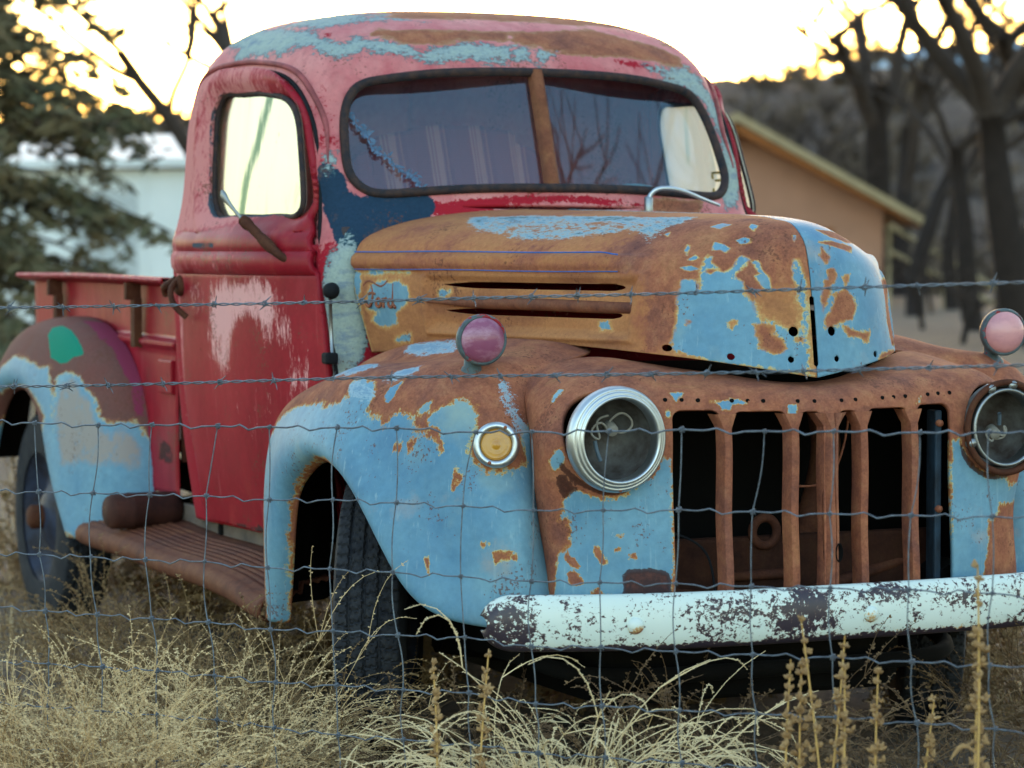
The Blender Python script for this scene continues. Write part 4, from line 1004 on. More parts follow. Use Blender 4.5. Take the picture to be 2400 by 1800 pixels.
for sgn in (-1, 1):
    P = np.array([(sgn * (float(QD[int(np.clip((z - .455) / 1.29 * 259, 0, 259)), int(np.clip((y - .60) / .94 * 149, 0, 149)), 0]) - .010), y, z) for y, z in DOORP])
    P[:, 0] = np.convolve(np.concatenate([P[-4:, 0], P[:, 0], P[:4, 0]]), np.ones(9) / 9, 'valid')
    tube('door_seal', P, .0065, M['rubber'], doors[sgn], 6, closed=True)
# door furniture on the passenger side
dr = doors[-1]
hdl = lathe('door_handle', [(.0001, -.03), (.022, -.03), (.030, -.02), (.031, .0), (.026, .012), (.012, .02)], M['rustdark'], dr, 24, 'x', (-.775, 1.475, 1.128))
tube('handle_grip', curve([(-.80, 1.475, 1.14), (-.825, 1.45, 1.12), (-.83, 1.42, 1.08), (-.815, 1.40, 1.055), (-.80, 1.39, 1.04)], 16), .009, M['rustdark'], hdl, 8)
tube('latch_loop', curve([(-.795, 1.50, 1.145), (-.81, 1.53, 1.13), (-.81, 1.56, 1.12), (-.80, 1.575, 1.10)], 12), .012, M['rustdark'], hdl, 7)
lathe('lock_button', [(.0001, -.016), (.008, -.015), (.011, -.008), (.011, .005)], M['chrome'], dr, 14, 'x', (-.787, 1.44, 1.212))
box('hinge', (-.70, -.66, .735, .758, 1.182, 1.244), M['door'], dr, .005, datt)
box('hinge', (-.695, -.652, .705, .727, 1.184, 1.244), M['door'], dr, .005, datt)
arm = [(-.685, .765, 1.205), (-.72, .775, 1.205), (-.745, .80, 1.225), (-.765, .845, 1.258), (-.78, .885, 1.287), (-.795, .92, 1.31)]
m_ = tube('mirror_arm', curve(arm, 20), [.014, .014, .013, .012, .011, .011, .012, .013, .0155, .016, .016, .0155, .013, .013, .0135, .0135, .013, .017, .017, .014], M['rustdark'], dr, 10)
tube('mirror_strut', curve([(-.793, .92, 1.307), (-.805, .955, 1.335), (-.817, .995, 1.368), (-.823, 1.015, 1.386)], 14), [.007, .0065, .006, .006, .006, .006, .0065, .007, .008, .009, .011, .0125, .0125, .008], M['steel'], m_, 10, .45)
box('arm_bracket', (-.71, -.668, .755, .79, 1.178, 1.222), M['rustdark'], m_, .006)
# antenna on the cowl side
an = lathe('antenna_mount', [(.0001, -.022), (.014, -.02), (.022, -.005), (.02, .012), (.008, .024), (.0001, .026)], M['rubber'], truck, 18, 'y', (-.665, .60, 1.125))
tube('antenna_rod', [(-.668, .60, 1.11), (-.665, .602, 1.03), (-.66, .604, .955)], .005, M['steel'], an, 8)
box('antenna_foot', (-.685, -.65, .585, .625, .935, .965), M['rubber'], an, .006)

# ---- seat, blanket and steering wheel inside
def blanket():
    T = NT('striped_blanket'); tc = T.n('ShaderNodeTexCoord'); sp = T.n('ShaderNodeSeparateXYZ'); T.l(tc.outputs['Object'], sp.inputs[0])
    x = T.math('ADD', sp.outputs[0], T.math('MULTIPLY', sp.outputs[2], .10))
    v = T.math('FRACT', T.math('MULTIPLY', x, 7.5))
    r = T.ramp(v, [(.0, S(150, 72, 74)), (.30, S(158, 78, 78)), (.32, S(196, 128, 112)), (.36, S(164, 92, 86)), (.40, S(192, 126, 112)), (.44, S(170, 98, 90)), (.48, S(196, 130, 116)), (.62, S(148, 72, 76)), (.70, S(182, 104, 88)), (.74, S(144, 68, 74)), (.84, S(150, 74, 78))], 'CONSTANT')
    w = T.math('SINE', T.math('MULTIPLY', sp.outputs[2], 900)); T.l(r.outputs[0], T.b.inputs['Base Color']); T.b.inputs['Roughness'].default_value = .95
    T.l(T.bump(w, .3, .003), T.b.inputs['Normal']); return T.m
seat = box('bench_seat', (-.64, .64, 1.12, 1.62, .80, .96), plain('brown_seat_vinyl', S(70, 48, 44), .6), truck, .04)
us = np.linspace(-1, 1, 50); vs = np.linspace(0, 1, 40); Q = np.zeros((50, 40, 3))
for i, u_ in enumerate(us):
    for j, v_ in enumerate(vs):
        top = 1.575 - .10 * abs(u_) ** 3.2; z = .90 + (top - .90) * v_
        Q[i, j] = (-.02 + .265 * u_ * (1 - .06 * v_), 1.27 + .10 * v_ + .06 * abs(u_) ** 3 + .008 * sin(u_ * 17 + v_ * 3), z)
patch('blanket_seat_back', Q, blanket(), truck, None, flip=True, thick=.09)
Rw = Matrix.Rotation(radians(38), 3, 'X')
an_ = np.linspace(0, 2 * pi, 56, endpoint=False)
P = np.array([Rw @ Vector((.21 * cos(a), 0, .21 * sin(a))) + Vector((.34, .98, 1.24)) for a in an_])
sw = tube('steering_wheel', P, .010, plain('grey_wheel_rim', S(120, 150, 150), .4), truck, 8, closed=True)
for a in (90, 210, 330):
    e_ = Rw @ Vector((.20 * cos(radians(a)), 0, .20 * sin(radians(a))))
    tube('spoke', [Vector((.34, .98, 1.24)), Vector((.34, .98, 1.24)) + e_], .006, M['steel'], sw, 6)
tube('steering_column', [(.34, .98, 1.24), (.34, .62, .95)], .02, M['under'], sw, 10)
box('dashboard', (-.62, .62, .64, .74, 1.10, 1.30), plain('dull_dashboard', S(70, 60, 62), .6), truck, .03)
box('cab_floor', (-.66, .66, .52, 1.70, .46, .50), M['under'], truck, 0)
# marker writing on the far door glass
mw = []
for seg in ([(1.02, 1.452), (.90, 1.452)], [(1.02, 1.452), (1.02, 1.435)], [(1.0, 1.43), (.965, 1.43)], [(1.02, 1.408), (1.02, 1.392), (.92, 1.392)], [(.905, 1.45), (.885, 1.44), (.88, 1.42)], [(.91, 1.392), (.875, 1.395)]):
    mw.append(tube_data(curve([(np.interp(z, [1.30, 1.68], [.70, .655]) + .045 * (y - 1.0) / .5 - .004, y, z) for y, z in (seg if len(seg) > 2 else [seg[0], ((seg[0][0] + seg[1][0]) / 2, (seg[0][1] + seg[1][1]) / 2), seg[1]])], 12), .004, 5))
V, F = join(mw); mk('glass_writing', V, F, plain('ochre_marker', S(196, 176, 96), .6), doors[1])

# ---- engine bay: near-black box in place of its shade, inner aprons, radiator support seen through the grille
bay = box('engine_bay_shade_box', (-.56, .56, -.30, .56, .40, .93), M['under'], truck, 0)  # closed black box, its colour stands for the dark of the bay
box('sump_light_block', (-.42, .42, -.45, .40, .17, .42), M['under'], truck, .05)  # added box: keeps low light off the ground below the engine
box('gearbox', (-.30, .30, .42, 1.6, .20, .45), M['under'], truck, .05)  # likewise added to block light, below the cab
box('under_bed_light_block', (-.42, .42, 1.9, 2.6, .26, .45), M['under'], truck, .05)  # dark block added under the bed against light from behind
tube('sway_bar', curve([(-.56, -.30, .30), (-.5, -.5, .27), (-.2, -.56, .26), (.2, -.56, .26), (.5, -.5, .27), (.56, -.30, .30)], 30), .02, M['under'], truck, 8)
box('crossmember', (-.40, .40, -.60, -.57, .36, .575), M['rustdeep'], truck, .01)
a = np.linspace(0, 2 * pi, 32, endpoint=False)
tube('tow_eye', [( -.06 + .032 * cos(t), -.602, .585 + .032 * sin(t)) for t in a], .011, M['rustdark'], truck, 8, closed=True)
tube('pressed_rib', [(-.16, -.606, .485), (.02, -.606, .487)], .012, M['rustdark'], truck, 8)
tube('brace_bar', [(-.42, -.60, .47), (-.2, -.62, .44), (.0, -.62, .43), (.40, -.58, .52)], .014, M['rustdark'], truck, 8)
tube('loose_wire', curve([(-.33, -.62, .60), (-.24, -.65, .55), (-.22, -.66, .46), (-.21, -.66, .42)], 14), .003, M['rubber'], truck, 5)
tube('loose_wire', curve([(.14, -.64, .85), (.11, -.65, .75), (.08, -.64, .70), (.0, -.62, .69)], 14), .003, M['rust'], truck, 5)
tube('radiator_hose', curve([(.10, -.50, .55), (.13, -.52, .66), (.16, -.50, .80), (.16, -.45, .90)], 14), .035, M['rustdark'], truck, 10)
box('side_channel', (.338, .356, -.70, -.66, .40, .86), M['bluedark'], truck, .004)
for z in (.63, .83): lathe('channel_bolt', [(.0001, -.008), (.008, -.006), (.009, .004)], M['rust'], truck, 8, 'y', (.347, -.702, z))
for sgn in (-1, 1): box('inner_apron', (sgn * .575 - .01, sgn * .575 + .01, -.42, .50, .28, .93), M['under'], truck, 0)  # near-black plates added to stop light leaking through the wheel wells

# ---- front bumper
bx = np.linspace(-.83, .83, 180)
by = -.905 + .16 * (np.abs(bx) / .83) ** 3.2
prof = [(-.0585, .014), (-.0575, .004), (-.045, -.008), (-.02, -.0155), (0, -.017), (.02, -.0155), (.045, -.008), (.0575, .004), (.0585, .014)]
Q = np.zeros((len(bx), 25, 3)); pp = curve(np.array([(0, a, b) for a, b in prof]), 25)
for i, x in enumerate(bx):
    e_ = np.sqrt(np.clip(1 - np.clip((abs(x) - .77) / .062, 0, 1) ** 2, .02, 1))
    for j in range(25): Q[i, j] = (x, by[i] + pp[j, 2], .432 + pp[j, 1] * e_)
def chip(P):
    x, z = P[:, 0], P[:, 2]
    return .28 + .75 * blobs([(-.80, -.8, .43, (.07, .3, .06), .42), (-.74, -.8, .41, (.06, .3, .03), .2), (-.34, -.8, .43, (.10, .3, .08), .30), (-.14, -.8, .45, (.12, .3, .06), .42), (-.13, -.8, .41, (.10, .3, .04), .3), (.05, -.8, .47, (.14, .3, .03), .3), (.28, -.8, .46, (.12, .3, .04), .2), (.5, -.8, .47, (.1, .3, .03), .22), (.7, -.8, .45, .1, .25)])(P).clip(0, .33) + .45 * sm(.392, .374, z)
def brust(P):
    z = P[:, 2]; return .12 + .35 * sm(.40, .376, z) + blobs([(.06, -.8, .40, (.12, .3, .025), .3), (-.4, -.8, .375, (.1, .3, .01), .25), (.3, -.8, .40, (.2, .3, .03), .25), (-.55, -.9, .43, .02, .3)])(P)
bump_o = patch('bumper', Q, M['bumper'], truck, None, flip=True, attrs=dict(chip=chip, rust=brust), thick=.003)
for x in (-.535, .028, .535):
    b_ = lathe('bumper_bolt', [(.0001, -.016), (.009, -.0145), (.016, -.009), (.0195, .0), (.0195, .004)], M['bumper'], bump_o, 22, 'y', (x, float(np.interp(x, bx, by)) - .017, .428), None, dict(chip=lambda P: np.full(len(P), .22), rust=lambda P: .48 + 9 * (.428 - P[:, 2])))
for sgn in (-1, 1): box('bumper_iron', (sgn * .40 - .025, sgn * .40 + .025, -.90, -.35, .39, .44), M['under'], truck, 0)

# ---- running boards, aprons, frame
for sgn in (-1, 1):
    pr = [(.665, .415), (.70, .405)]
    for k in range(7): pr += [(.715 + k * .023, .403 - k * .003), (.719 + k * .023, .408 - k * .003), (.729 + k * .023, .408 - k * .003), (.733 + k * .023, .402 - k * .003)]
    pr += [(.89, .384), (.905, .376), (.913, .362), (.912, .345), (.90, .335), (.885, .333)]
    ys = np.linspace(.44, 2.12, 60)
    Q = np.array([[(sgn * (x + .004 * sin(y * 4)), y, z - .022 * (1.4 - y) * .6 + .003 * sin(y * 9 + x * 6) - .05 * sm(.75, .44, y) * (x > .8) * .4) for x, z in pr] for y in ys])
    rb = patch('running_board', Q, M['board'], truck, None, flip=(sgn < 0), thick=.006)
    box('running_board_apron', (sgn * .672 - .008, sgn * .672 + .008, .50, 2.0, .37, .475), M['apron'], truck, .003)
    for y in (.95, 1.45): lathe('apron_hole', [(.022, -.0005), (.018, -.001), (.016, .004), (.0001, .004)], M['hole'], truck, 14, 'x', (sgn * .681, y, .425), Matrix(((-sgn * -1, 0, 0), (0, 1, 0), (0, 0, 1.8))))
    tube('chassis_rail', [(sgn * .40, -.7, .46), (sgn * .40, .4, .46), (sgn * .43, 1.2, .46), (sgn * .45, 3.3, .52)], .05, M['under'], truck, 6)
tube('front_axle', [(-.62, 0, .30), (-.4, 0, .26), (.4, 0, .26), (.62, 0, .30)], .04, M['under'], truck, 8)
tube('rear_axle', [(-.66, 2.9, .345), (.66, 2.9, .345)], .05, M['under'], truck, 8)
lathe('axle_housing', [(.0001, -.16), (.08, -.12), (.13, -.04), (.14, 0), (.13, .04), (.08, .12), (.0001, .16)], M['under'], truck, 18, 'x', (0, 2.9, .345))

# ---- cargo bed
bed = box('truck_bed', (-.66, .66, 1.78, 3.42, .62, .66), M['rustdark'], truck, 0)
for sgn in (-1, 1):
    pr = [(.70, .50), (.70, .70), (.70, .93), (.712, .945), (.712, .955), (.690, .965), (.69, 1.10), (.69, 1.118), (.735, 1.128), (.752, 1.134), (.758, 1.142), (.752, 1.150), (.735, 1.150), (.68, 1.146), (.665, 1.14), (.665, 1.09)]
    pr = [tuple(np.array(a_) + (np.array(b_) - np.array(a_)) * t_) for a_, b_ in zip(pr[:-1], pr[1:]) for t_ in (0, .08, .3, .5, .7, .92)] + [pr[-1]]
    Q = np.array([[(sgn * (x + .004 * sin(y * 2.3 + z * 5)), y, z + .003 * sin(y * 3)) for x, z in pr] for y in np.linspace(1.775, 3.42, 50)])
    def bpink(P): return .12 + .42 * sm(1.12, 1.14, P[:, 2]) + .25 * np.exp(-((P[:, 2] - .945) / .02) ** 2) + blobs([(-.7, 2.1, .8, (.2, .12, .2), .2)])(P)
    def bdark(P): return blobs([(-.7, 1.9, .62, (.1, .14, .05), .75), (-.7, 2.9, 1.05, (.2, .06, .3), .3), (-.7, 1.8, .5, (.1, .2, .03), .5), (-.7, 3.3, 1.0, (.2, .1, .3), .35)])(P)
    sp_ = patch('bed_side', Q, M['door'], truck, None, flip=(sgn < 0), attrs=dict(pink=bpink, chalk=lambda P: 0 * P[:, 0] - .1, darkb=lambda P: 0 * P[:, 0] + .1, dark=bdark), thick=.004)
    for y in (2.16, 3.05):
        V, F = join([box_data(sgn * .70, sgn * .725, y - .02, y + .02, .93, 1.08), box_data(sgn * .70, sgn * .748, y - .012, y + .012, 1.075, 1.128)])
        mk('stake_pocket', V, F, M['rustdark'], sp_, False)
    box('side_bracket', (sgn * .705 - .012, sgn * .705 + .012, 1.80, 1.93, .80, .90), M['door'], sp_, .004, dict(pink=lambda P: 0 * P[:, 0] + .25, chalk=lambda P: 0 * P[:, 0], darkb=lambda P: 0 * P[:, 0], dark=lambda P: 0 * P[:, 0] + .42))
box('bed_front_panel', (-.69, .69, 1.775, 1.79, .60, 1.12), M['rustdark'], truck, 0)
box('tailgate', (-.69, .69, 3.405, 3.42, .60, 1.12), M['rustdark'], truck, 0)

# ---- rear fenders
RF = [
 [(.70, 1.98, .36), (.76, 2.0, .355), (.82, 2.05, .35), (.865, 2.13, .345), (.885, 2.30, .34), (.86, 2.31, .34)],
 [(.70, 2.02, .55), (.76, 2.035, .55), (.825, 2.08, .55), (.872, 2.20, .55), (.89, 2.47, .52), (.862, 2.475, .515)],
 [(.70, 2.11, .78), (.76, 2.13, .785), (.825, 2.19, .78), (.872, 2.32, .765), (.888, 2.58, .66), (.862, 2.58, .65)],
 [(.70, 2.26, .91), (.76, 2.28, .915), (.825, 2.34, .905), (.872, 2.46, .87), (.888, 2.68, .73), (.862, 2.68, .72)],
 [(.70, 2.48, .985), (.76, 2.49, .985), (.825, 2.54, .97), (.872, 2.63, .92), (.888, 2.78, .765), (.862, 2.78, .755)],
 [(.70, 2.75, 1.01), (.76, 2.75, 1.008), (.825, 2.77, .99), (.872, 2.82, .935), (.888, 2.92, .775), (.862, 2.92, .765)],
 [(.70, 3.1, .97), (.76, 3.09, .97), (.825, 3.07, .955), (.872, 3.06, .91), (.888, 3.06, .755), (.862, 3.06, .745)],
 [(.70, 3.4, .80), (.76, 3.38, .80), (.825, 3.36, .80), (.872, 3.3, .77), (.888, 3.2, .66), (.862, 3.2, .65)],
 [(.70, 3.55, .5), (.76, 3.54, .5), (.825, 3.52, .5), (.872, 3.46, .5), (.888, 3.33, .46), (.862, 3.33, .46)]]
def rf_rust(P):
    if P[:, 0].mean() > 0: return .30 + 3.0 * np.clip(P[:, 2] - .8, -.1, .12)
    return np.minimum(1 - np.maximum(worn('r_blue', .07, .01), worn('r_grey', .07, .02)), .75) * sm(.58, .70, P[:, 2]) + .12 + .35 * sm(.38, .345, P[:, 2])
def rf_grime(P): return worn('r_grey', .10, .02) * .62 if P[:, 0].mean() < 0 else 0 * P[:, 0]
def rf_pink(P): return np.maximum(worn('r_pink', .05), sm(.05, 0, UVC[:, 1]) * .6) if P[:, 0].mean() < 0 else 0 * P[:, 0]
M['rearfender'] = weathered('rear_fender_paint', (BLUE1, BLUE2, 3, (1, 1, 1)), [
    dict(attr='grime', ramp=[(.45, al(BLUEG, 0)), (.62, al(S(156, 146, 138), .9))], scale=5, amp=.6),
    dict(attr='rust', ramp=[(.40, al(YEL, 0)), (.455, al(YEL, 1)), (.52, al(S(150, 100, 74), 1)), (.62, al(S(112, 78, 72), 1))], scale=13, amp=.85, fine=.5, nr=.7, var=(RUSTP, 6, (1, 1, 1), .46)),
    dict(attr='pink', ramp=[(.46, al(S(130, 50, 76), 0)), (.54, al(S(132, 54, 80), 1))], scale=14, amp=.5),
    dict(attr='green', ramp=[(.5, al(S(16, 128, 104), 0)), (.53, al(S(16, 128, 104), 1))], scale=22, amp=.30),
    dict(attr='dark', ramp=[(.5, al(RUSTD, 0)), (.6, al(RUSTD, .9))], scale=24, amp=.5)])
QR = loft(RF, 130, 80)
for sgn in (-1, 1):
    patch('rear_fender', QR * np.array([sgn, 1, 1]), M['rearfender'], truck, None, flip=(sgn > 0), attrs=dict(rust=rf_rust, grime=rf_grime, pink=rf_pink, green=lambda P: worn('r_green', .03) if P[:, 0].mean() < 0 else 0 * P[:, 0], dark=blobs([(-.71, 2.0, .45, (.03, .06, .12), .5)])), thick=.006, inner=M['under'])

# ---- wheels
def wheel(c, steer, R0=.352, W=.165):
    nA, nL = 560, 75
    th = np.linspace(0, 2 * pi, nA, endpoint=False); u = np.linspace(-1, 1, nL)
    s_ = u * 1.55                                         # |s|<1 tread, beyond that sidewall
    P = np.zeros((nA, nL, 3))
    for j, s in enumerate(s_):
        a = abs(s)
        if a <= 1: rad = R0 - .014 * a ** 3; lat = s * W * .44
        else:
            t = (a - 1) / .55; rad = R0 - .014 - .125 * t ** .95; lat = math.copysign(W * (.44 + .075 * sin(t * pi * .8)), s)
        g = np.zeros(nA)
        if a <= 1.0:
            for gc in (-.56, -.08, .40):
                ph = gc + .018 * np.sin(th * 90)
                g = np.maximum(g, .010 * (np.abs(s - ph) < .055))
            sl = 4.5 * s if -.56 < s < .40 else -4.0 * s
            g = np.maximum(g, .006 * (np.sin(th * 78 + sl) > .90) * (a < .97))
            g = np.maximum(g, .0035 * (np.abs(np.sin(th * 78 + sl + 1.2)) > .975) * (a < .9))
        elif a < 1.12: g = .006 * (np.sin(th * 78 - 3.0 * a) > .75) * (1.12 - a) / .12
        rr_ = rad - g
        P[:, j] = np.stack([np.full(nA, lat), rr_ * np.cos(th), rr_ * np.sin(th)], 1)
    Rz = np.array(Matrix.Rotation(steer, 3, 'Z'))
    tf = lambda V: np.asarray(V) @ Rz.T + np.array(c)
    w = empty('wheel', (0, 0, 0), truck)
    F = grid_faces(nA, nL, False, wrap_u=True)
    mk('tyre', tf(P.reshape(-1, 3)), F, M['tyre'], w, True).modifiers.new('edge', 'EDGE_SPLIT').split_angle = radians(40)
    for sg in (-1, 1):
        pr = [(.232, sg * .070), (.222, sg * .078), (.212, sg * .070), (.20, sg * .05), (.17, sg * .02), (.12, sg * .03), (.08, sg * .055), (.05, sg * .07), (.0001, sg * .072)]
        V, F2 = lathe_data(pr, 40, 'x'); mk('rim', tf(V), F2, M['rim'], w)
    V, F2 = lathe_data([(.04, -.06), (.04, -.105), (.03, -.115), (.0001, -.117)], 20, 'x'); mk('hub_cap', tf(V), F2, M['rustdark'], w)
M['rim'] = plain('blue_grey_wheel_paint', S(52, 62, 84), .5, 0, .4, 12, .15, S(40, 36, 40))
wheel((-.772, .0, .345), radians(-27))
wheel((.755, .0, .345), radians(-27))
wheel((-.745, 2.9, .345), 0)
wheel((.745, 2.9, .345), 0)

# rusty canister lying on the running board
can = lathe('rusty_canister', [(.0001, -.115), (.045, -.113), (.052, -.10), (.053, -.05), (.055, -.045), (.053, -.04), (.053, .07), (.05, .10), (.03, .12), (.018, .125), (.016, .15), (.0001, .152)], M['can'], None, 30, 'x', (0, 0, 0))
can.rotation_euler = (0, 0, radians(8)); can.location = (-.80, 1.815, .458)
tag(can, 'rusty dark metal canister lying on the running board', 'canister')

# ------------------------------------------------------------------ ground, hills
def ground_mat():
    T = NT('dry_earth_and_straw')
    a = T.ramp(T.noise(1.6, 8, .65), [(.35, S(52, 44, 40)), (.5, S(78, 66, 56)), (.66, S(108, 92, 74))])
    b = T.ramp(T.noise(38, 8, .7), [(.35, S(44, 38, 35)), (.6, S(118, 104, 90))])
    far = T.ramp(T.noise(.22, 6, .6), [(.4, S(88, 74, 60)), (.6, S(122, 102, 74))])
    c = T.mix(.5, a.outputs[0], b.outputs[0]); T.l(T.mix(.35, c, far.outputs[0]), T.b.inputs['Base Color'])
    T.b.inputs['Roughness'].default_value = .95
    T.l(T.bump(T.noise(30, 8, .7), .6, .02), T.b.inputs['Normal']); return T.m
rad = np.concatenate([np.linspace(.0005, 14, 110), np.geomspace(14.5, 900, 50)]); ang = np.linspace(0, 2 * pi, 180, endpoint=False)
Q = np.zeros((len(rad), len(ang), 3)); Q[..., 0] = -1 + rad[:, None] * np.cos(ang); Q[..., 1] = 1 + rad[:, None] * np.sin(ang)
Q[..., 2] = (.012 * np.sin(Q[..., 0] * 3.1 + 1) * np.cos(Q[..., 1] * 2.7) + .008 * np.sin(Q[..., 0] * 7.3) * np.sin(Q[..., 1] * 6.1)) * (rad[:, None] < 20) - .004
g_ = mk('ground', Q.reshape(-1, 3), grid_faces(len(rad), len(ang), False, wrap_v=True), ground_mat()); g_['kind'] = 'structure'

def hill_mat(name, c1, c2, c3, sc):
    T = NT(name); r = T.ramp(T.noise(sc, 9, .68), [(.34, c1), (.5, c2), (.66, c3)]); T.l(r.outputs[0], T.b.inputs['Base Color'])
    T.b.inputs['Roughness'].default_value = .95; T.l(T.bump(T.noise(sc * 3, 8, .7), 1.0, 1.0), T.b.inputs['Normal']); return T.m
def hills(name, dist, depth, prof, mat, seed, jag):
    """a ridge running round the view: prof = [(azimuth deg, crest elevation deg)]"""
    r_ = np.random.RandomState(seed); az = np.linspace(prof[0][0], prof[-1][0], 420); el = np.interp(az, [p[0] for p in prof], [p[1] for p in prof])
    el = np.convolve(np.concatenate([el[:1].repeat(7), el, el[-1:].repeat(7)]), np.ones(15) / 15, 'valid')
    for k in range(5): el += jag / (k + 1) * np.sin(az * (1.3 * 2 ** k) + r_.uniform(0, 6))
    rows = []
    for t in np.linspace(0, 1, 26):
        d = dist + depth * t; h = np.tan(np.radians(el)) * (dist + depth * .75) + 1.24
        z = h * np.sin(min(t / .75, 1.0) * pi / 2) ** 1.5 if t < .75 else h * (1 - (t - .75) * 1.2)
        z = z + .25 * h / 9 * np.sin(az * 4 + t * 30) * sin(t * pi) - .3 * (t == 0)
        rows.append(np.stack([CAM.x + d * np.sin(np.radians(az)), CAM.y + d * np.cos(np.radians(az)), z], 1))
    o = mk(name, np.array(rows).reshape(-1, 3), grid_faces(26, len(az), True), mat); o['kind'] = 'structure'
hills('hillside', 95, 120, [(-70, 1.0), (-20, 1.6), (5, 2.2), (16, 2.35), (19, 2.35), (24, 2.95), (28.9, 3.0), (30, 3.15), (31.2, 3.75), (32.5, 3.35), (33.5, 3.2), (36, 3.4), (50, 3.6), (75, 2.5), (110, 1.2)],
      hill_mat('scrubby_brown_hillside', S(58, 48, 45), S(88, 74, 65), S(122, 106, 90), .22), 3, .05)
# scrub dotted over the hillside
rs = np.random.RandomState(77); V = []; F = []
for _ in range(2600):
    a_ = radians(rs.uniform(12, 42)); d_ = rs.uniform(70, 178); t_ = np.clip((d_ - 95) / 120, 0, .75)
    el_ = np.interp(math.degrees(a_), [12, 16, 24, 28.9, 31.2, 33.5, 42], [2.3, 2.35, 2.7, 2.95, 3.75, 3.2, 3.5]); zz_ = (math.tan(radians(el_)) * 185 + 1.24) * sin(min(t_ / .75, 1) * pi / 2) ** 1.5 * (d_ > 95)
    b_ = Vector((CAM.x + d_ * sin(a_), CAM.y + d_ * cos(a_), zz_ - .1)); h_ = rs.uniform(.5, 1.5)
    for k in range(9):
        q = Vector((rs.uniform(-1, 1), rs.uniform(-1, 1), rs.uniform(.3, 1.6))).normalized() * h_; w_ = q.orthogonal().normalized() * h_ * .12; i = len(V)
        V += [b_ - w_, b_ + w_, b_ + q + w_ * .4, b_ + q - w_ * .4]; F.append((i, i + 1, i + 2, i + 3))
o_ = mk('hillside_scrub', V, F, plain('dark_scrub', S(70, 58, 50), .95, 0, .4, .5, 0, S(116, 98, 78)), None, False); o_['kind'] = 'stuff'; o_['label'] = 'low dark scrub dotted over the hillside'
hills('far_mountain', 900, 500, [(26, .5), (30, 3.0), (32, 3.75), (33.4, 3.95), (35, 3.8), (40, 3.0), (46, 1.0)],
      hill_mat('snow_dusted_mountain', S(120, 150, 170), S(150, 178, 196), S(190, 206, 214), .012), 8, .08)

# ------------------------------------------------------------------ buildings in the distance
def frame(origin, az, parent=None):
    """Empty whose local -Y faces the azimuth az (deg)"""
    return origin
def tri_prism(name, outline, y0, y1, mat, parent):
    n = len(outline); V = [(x, y0, z) for x, z in outline] + [(x, y1, z) for x, z in outline]
    F = [tuple(range(n)), tuple(range(2 * n - 1, n - 1, -1))] + [(i, i + n, (i + 1) % n + n, (i + 1) % n) for i in range(n)]
    return mk(name, V, F, mat, parent, False)
hs = empty('gabled_house', (25.94, 46.54, 0)); hs.rotation_euler = (0, 0, radians(-26))
tag(hs, 'tan stucco house with a low gable roof beyond the truck hood', 'house')
M['tan'] = plain('tan_stucco', S(174, 130, 106), .9, 0, .12, 2, .2)
M['roofw'] = plain('weathered_timber_roof_edge', S(168, 150, 116), .8, 0, .2, 4, .1)
M['soffit'] = plain('brown_soffit', S(150, 92, 48), .8, 0, .2, 4, .1)
tri_prism('wall', [(-3.2, 0), (3.15, 0), (3.15, 2.1), (0, 3.86), (-3.2, 2.1)], .5, 7, M['tan'], hs)
for sg in (-1, 1):
    rf = tri_prism('roof', [(0, 3.84), (sg * 3.97, 1.62), (sg * 3.97, 1.80), (0, 4.03)][::sg], -.25, 7.4, M['roofw'], hs)
    tri_prism('soffit', [(sg * .02, 3.80), (sg * 3.9, 1.63), (sg * 3.9, 1.60), (sg * .02, 3.60)][::sg], -.2, .62, M['soffit'], rf)
tri_prism('door', [(1.2, 0), (2.1, 0), (2.1, 1.6), (1.2, 1.6)], .46, .55, M['soffit'], hs)
tri_prism('window', [(-1.4, .9), (.2, .9), (.2, 1.7), (-1.4, 1.7)], .46, .55, plain('dark_house_window', S(40, 46, 54), .2), hs)
pr_ = empty('porch_rail', (26.14, 40.8, 0)); tag(pr_, 'pale timber ramp rail beside the tan house', 'railing')
for k in range(2): tube('rail', [(0, 0, 1.62 - .5 * k), (1.9, -.95, .36 - .3 * k)], .05, M['roofw'], pr_, 6)
for t in (0, .5, 1): tube('post', [(1.9 * t, -.95 * t, -.02), (1.9 * t, -.95 * t, 1.62 - 1.26 * t)], .04, M['roofw'], pr_, 6)
wb = empty('white_shed', (9.2, 32.2, 0)); wb.rotation_euler = (0, 0, radians(-24))
tag(wb, 'long white metal shed with shallow roof standing behind the spruce', 'shed')
M['whitem'] = plain('white_painted_metal', S(226, 232, 232), .55, 0, .08, 1.5, .05)
box('wall', (-2.6, 5.5, 0, 4, 0, 2.3), M['whitem'], wb, 0)
V = [(-2.75, -.25, 2.30), (5.65, -.25, 2.42), (5.65, 4.3, 2.95), (-2.75, 4.3, 2.83), (-2.75, -.25, 2.42), (5.65, -.25, 2.54), (5.65, 4.3, 3.05), (-2.75, 4.3, 2.93)]
mk('roof', V, [(0, 3, 2, 1), (4, 5, 6, 7), (0, 1, 5, 4), (1, 2, 6, 5), (2, 3, 7, 6), (3, 0, 4, 7)], M['whitem'], wb, False)
box('door', (-1.6, -.7, -.03, 0.02, 0, 2.0), plain('pale_grey_door', S(196, 204, 206), .5), wb, 0)
for k in range(5): box('panel_rib', (-2.2 + 1.6 * k, -2.15 + 1.6 * k, -.02, .02, 0, 2.3), M['whitem'], wb, 0)

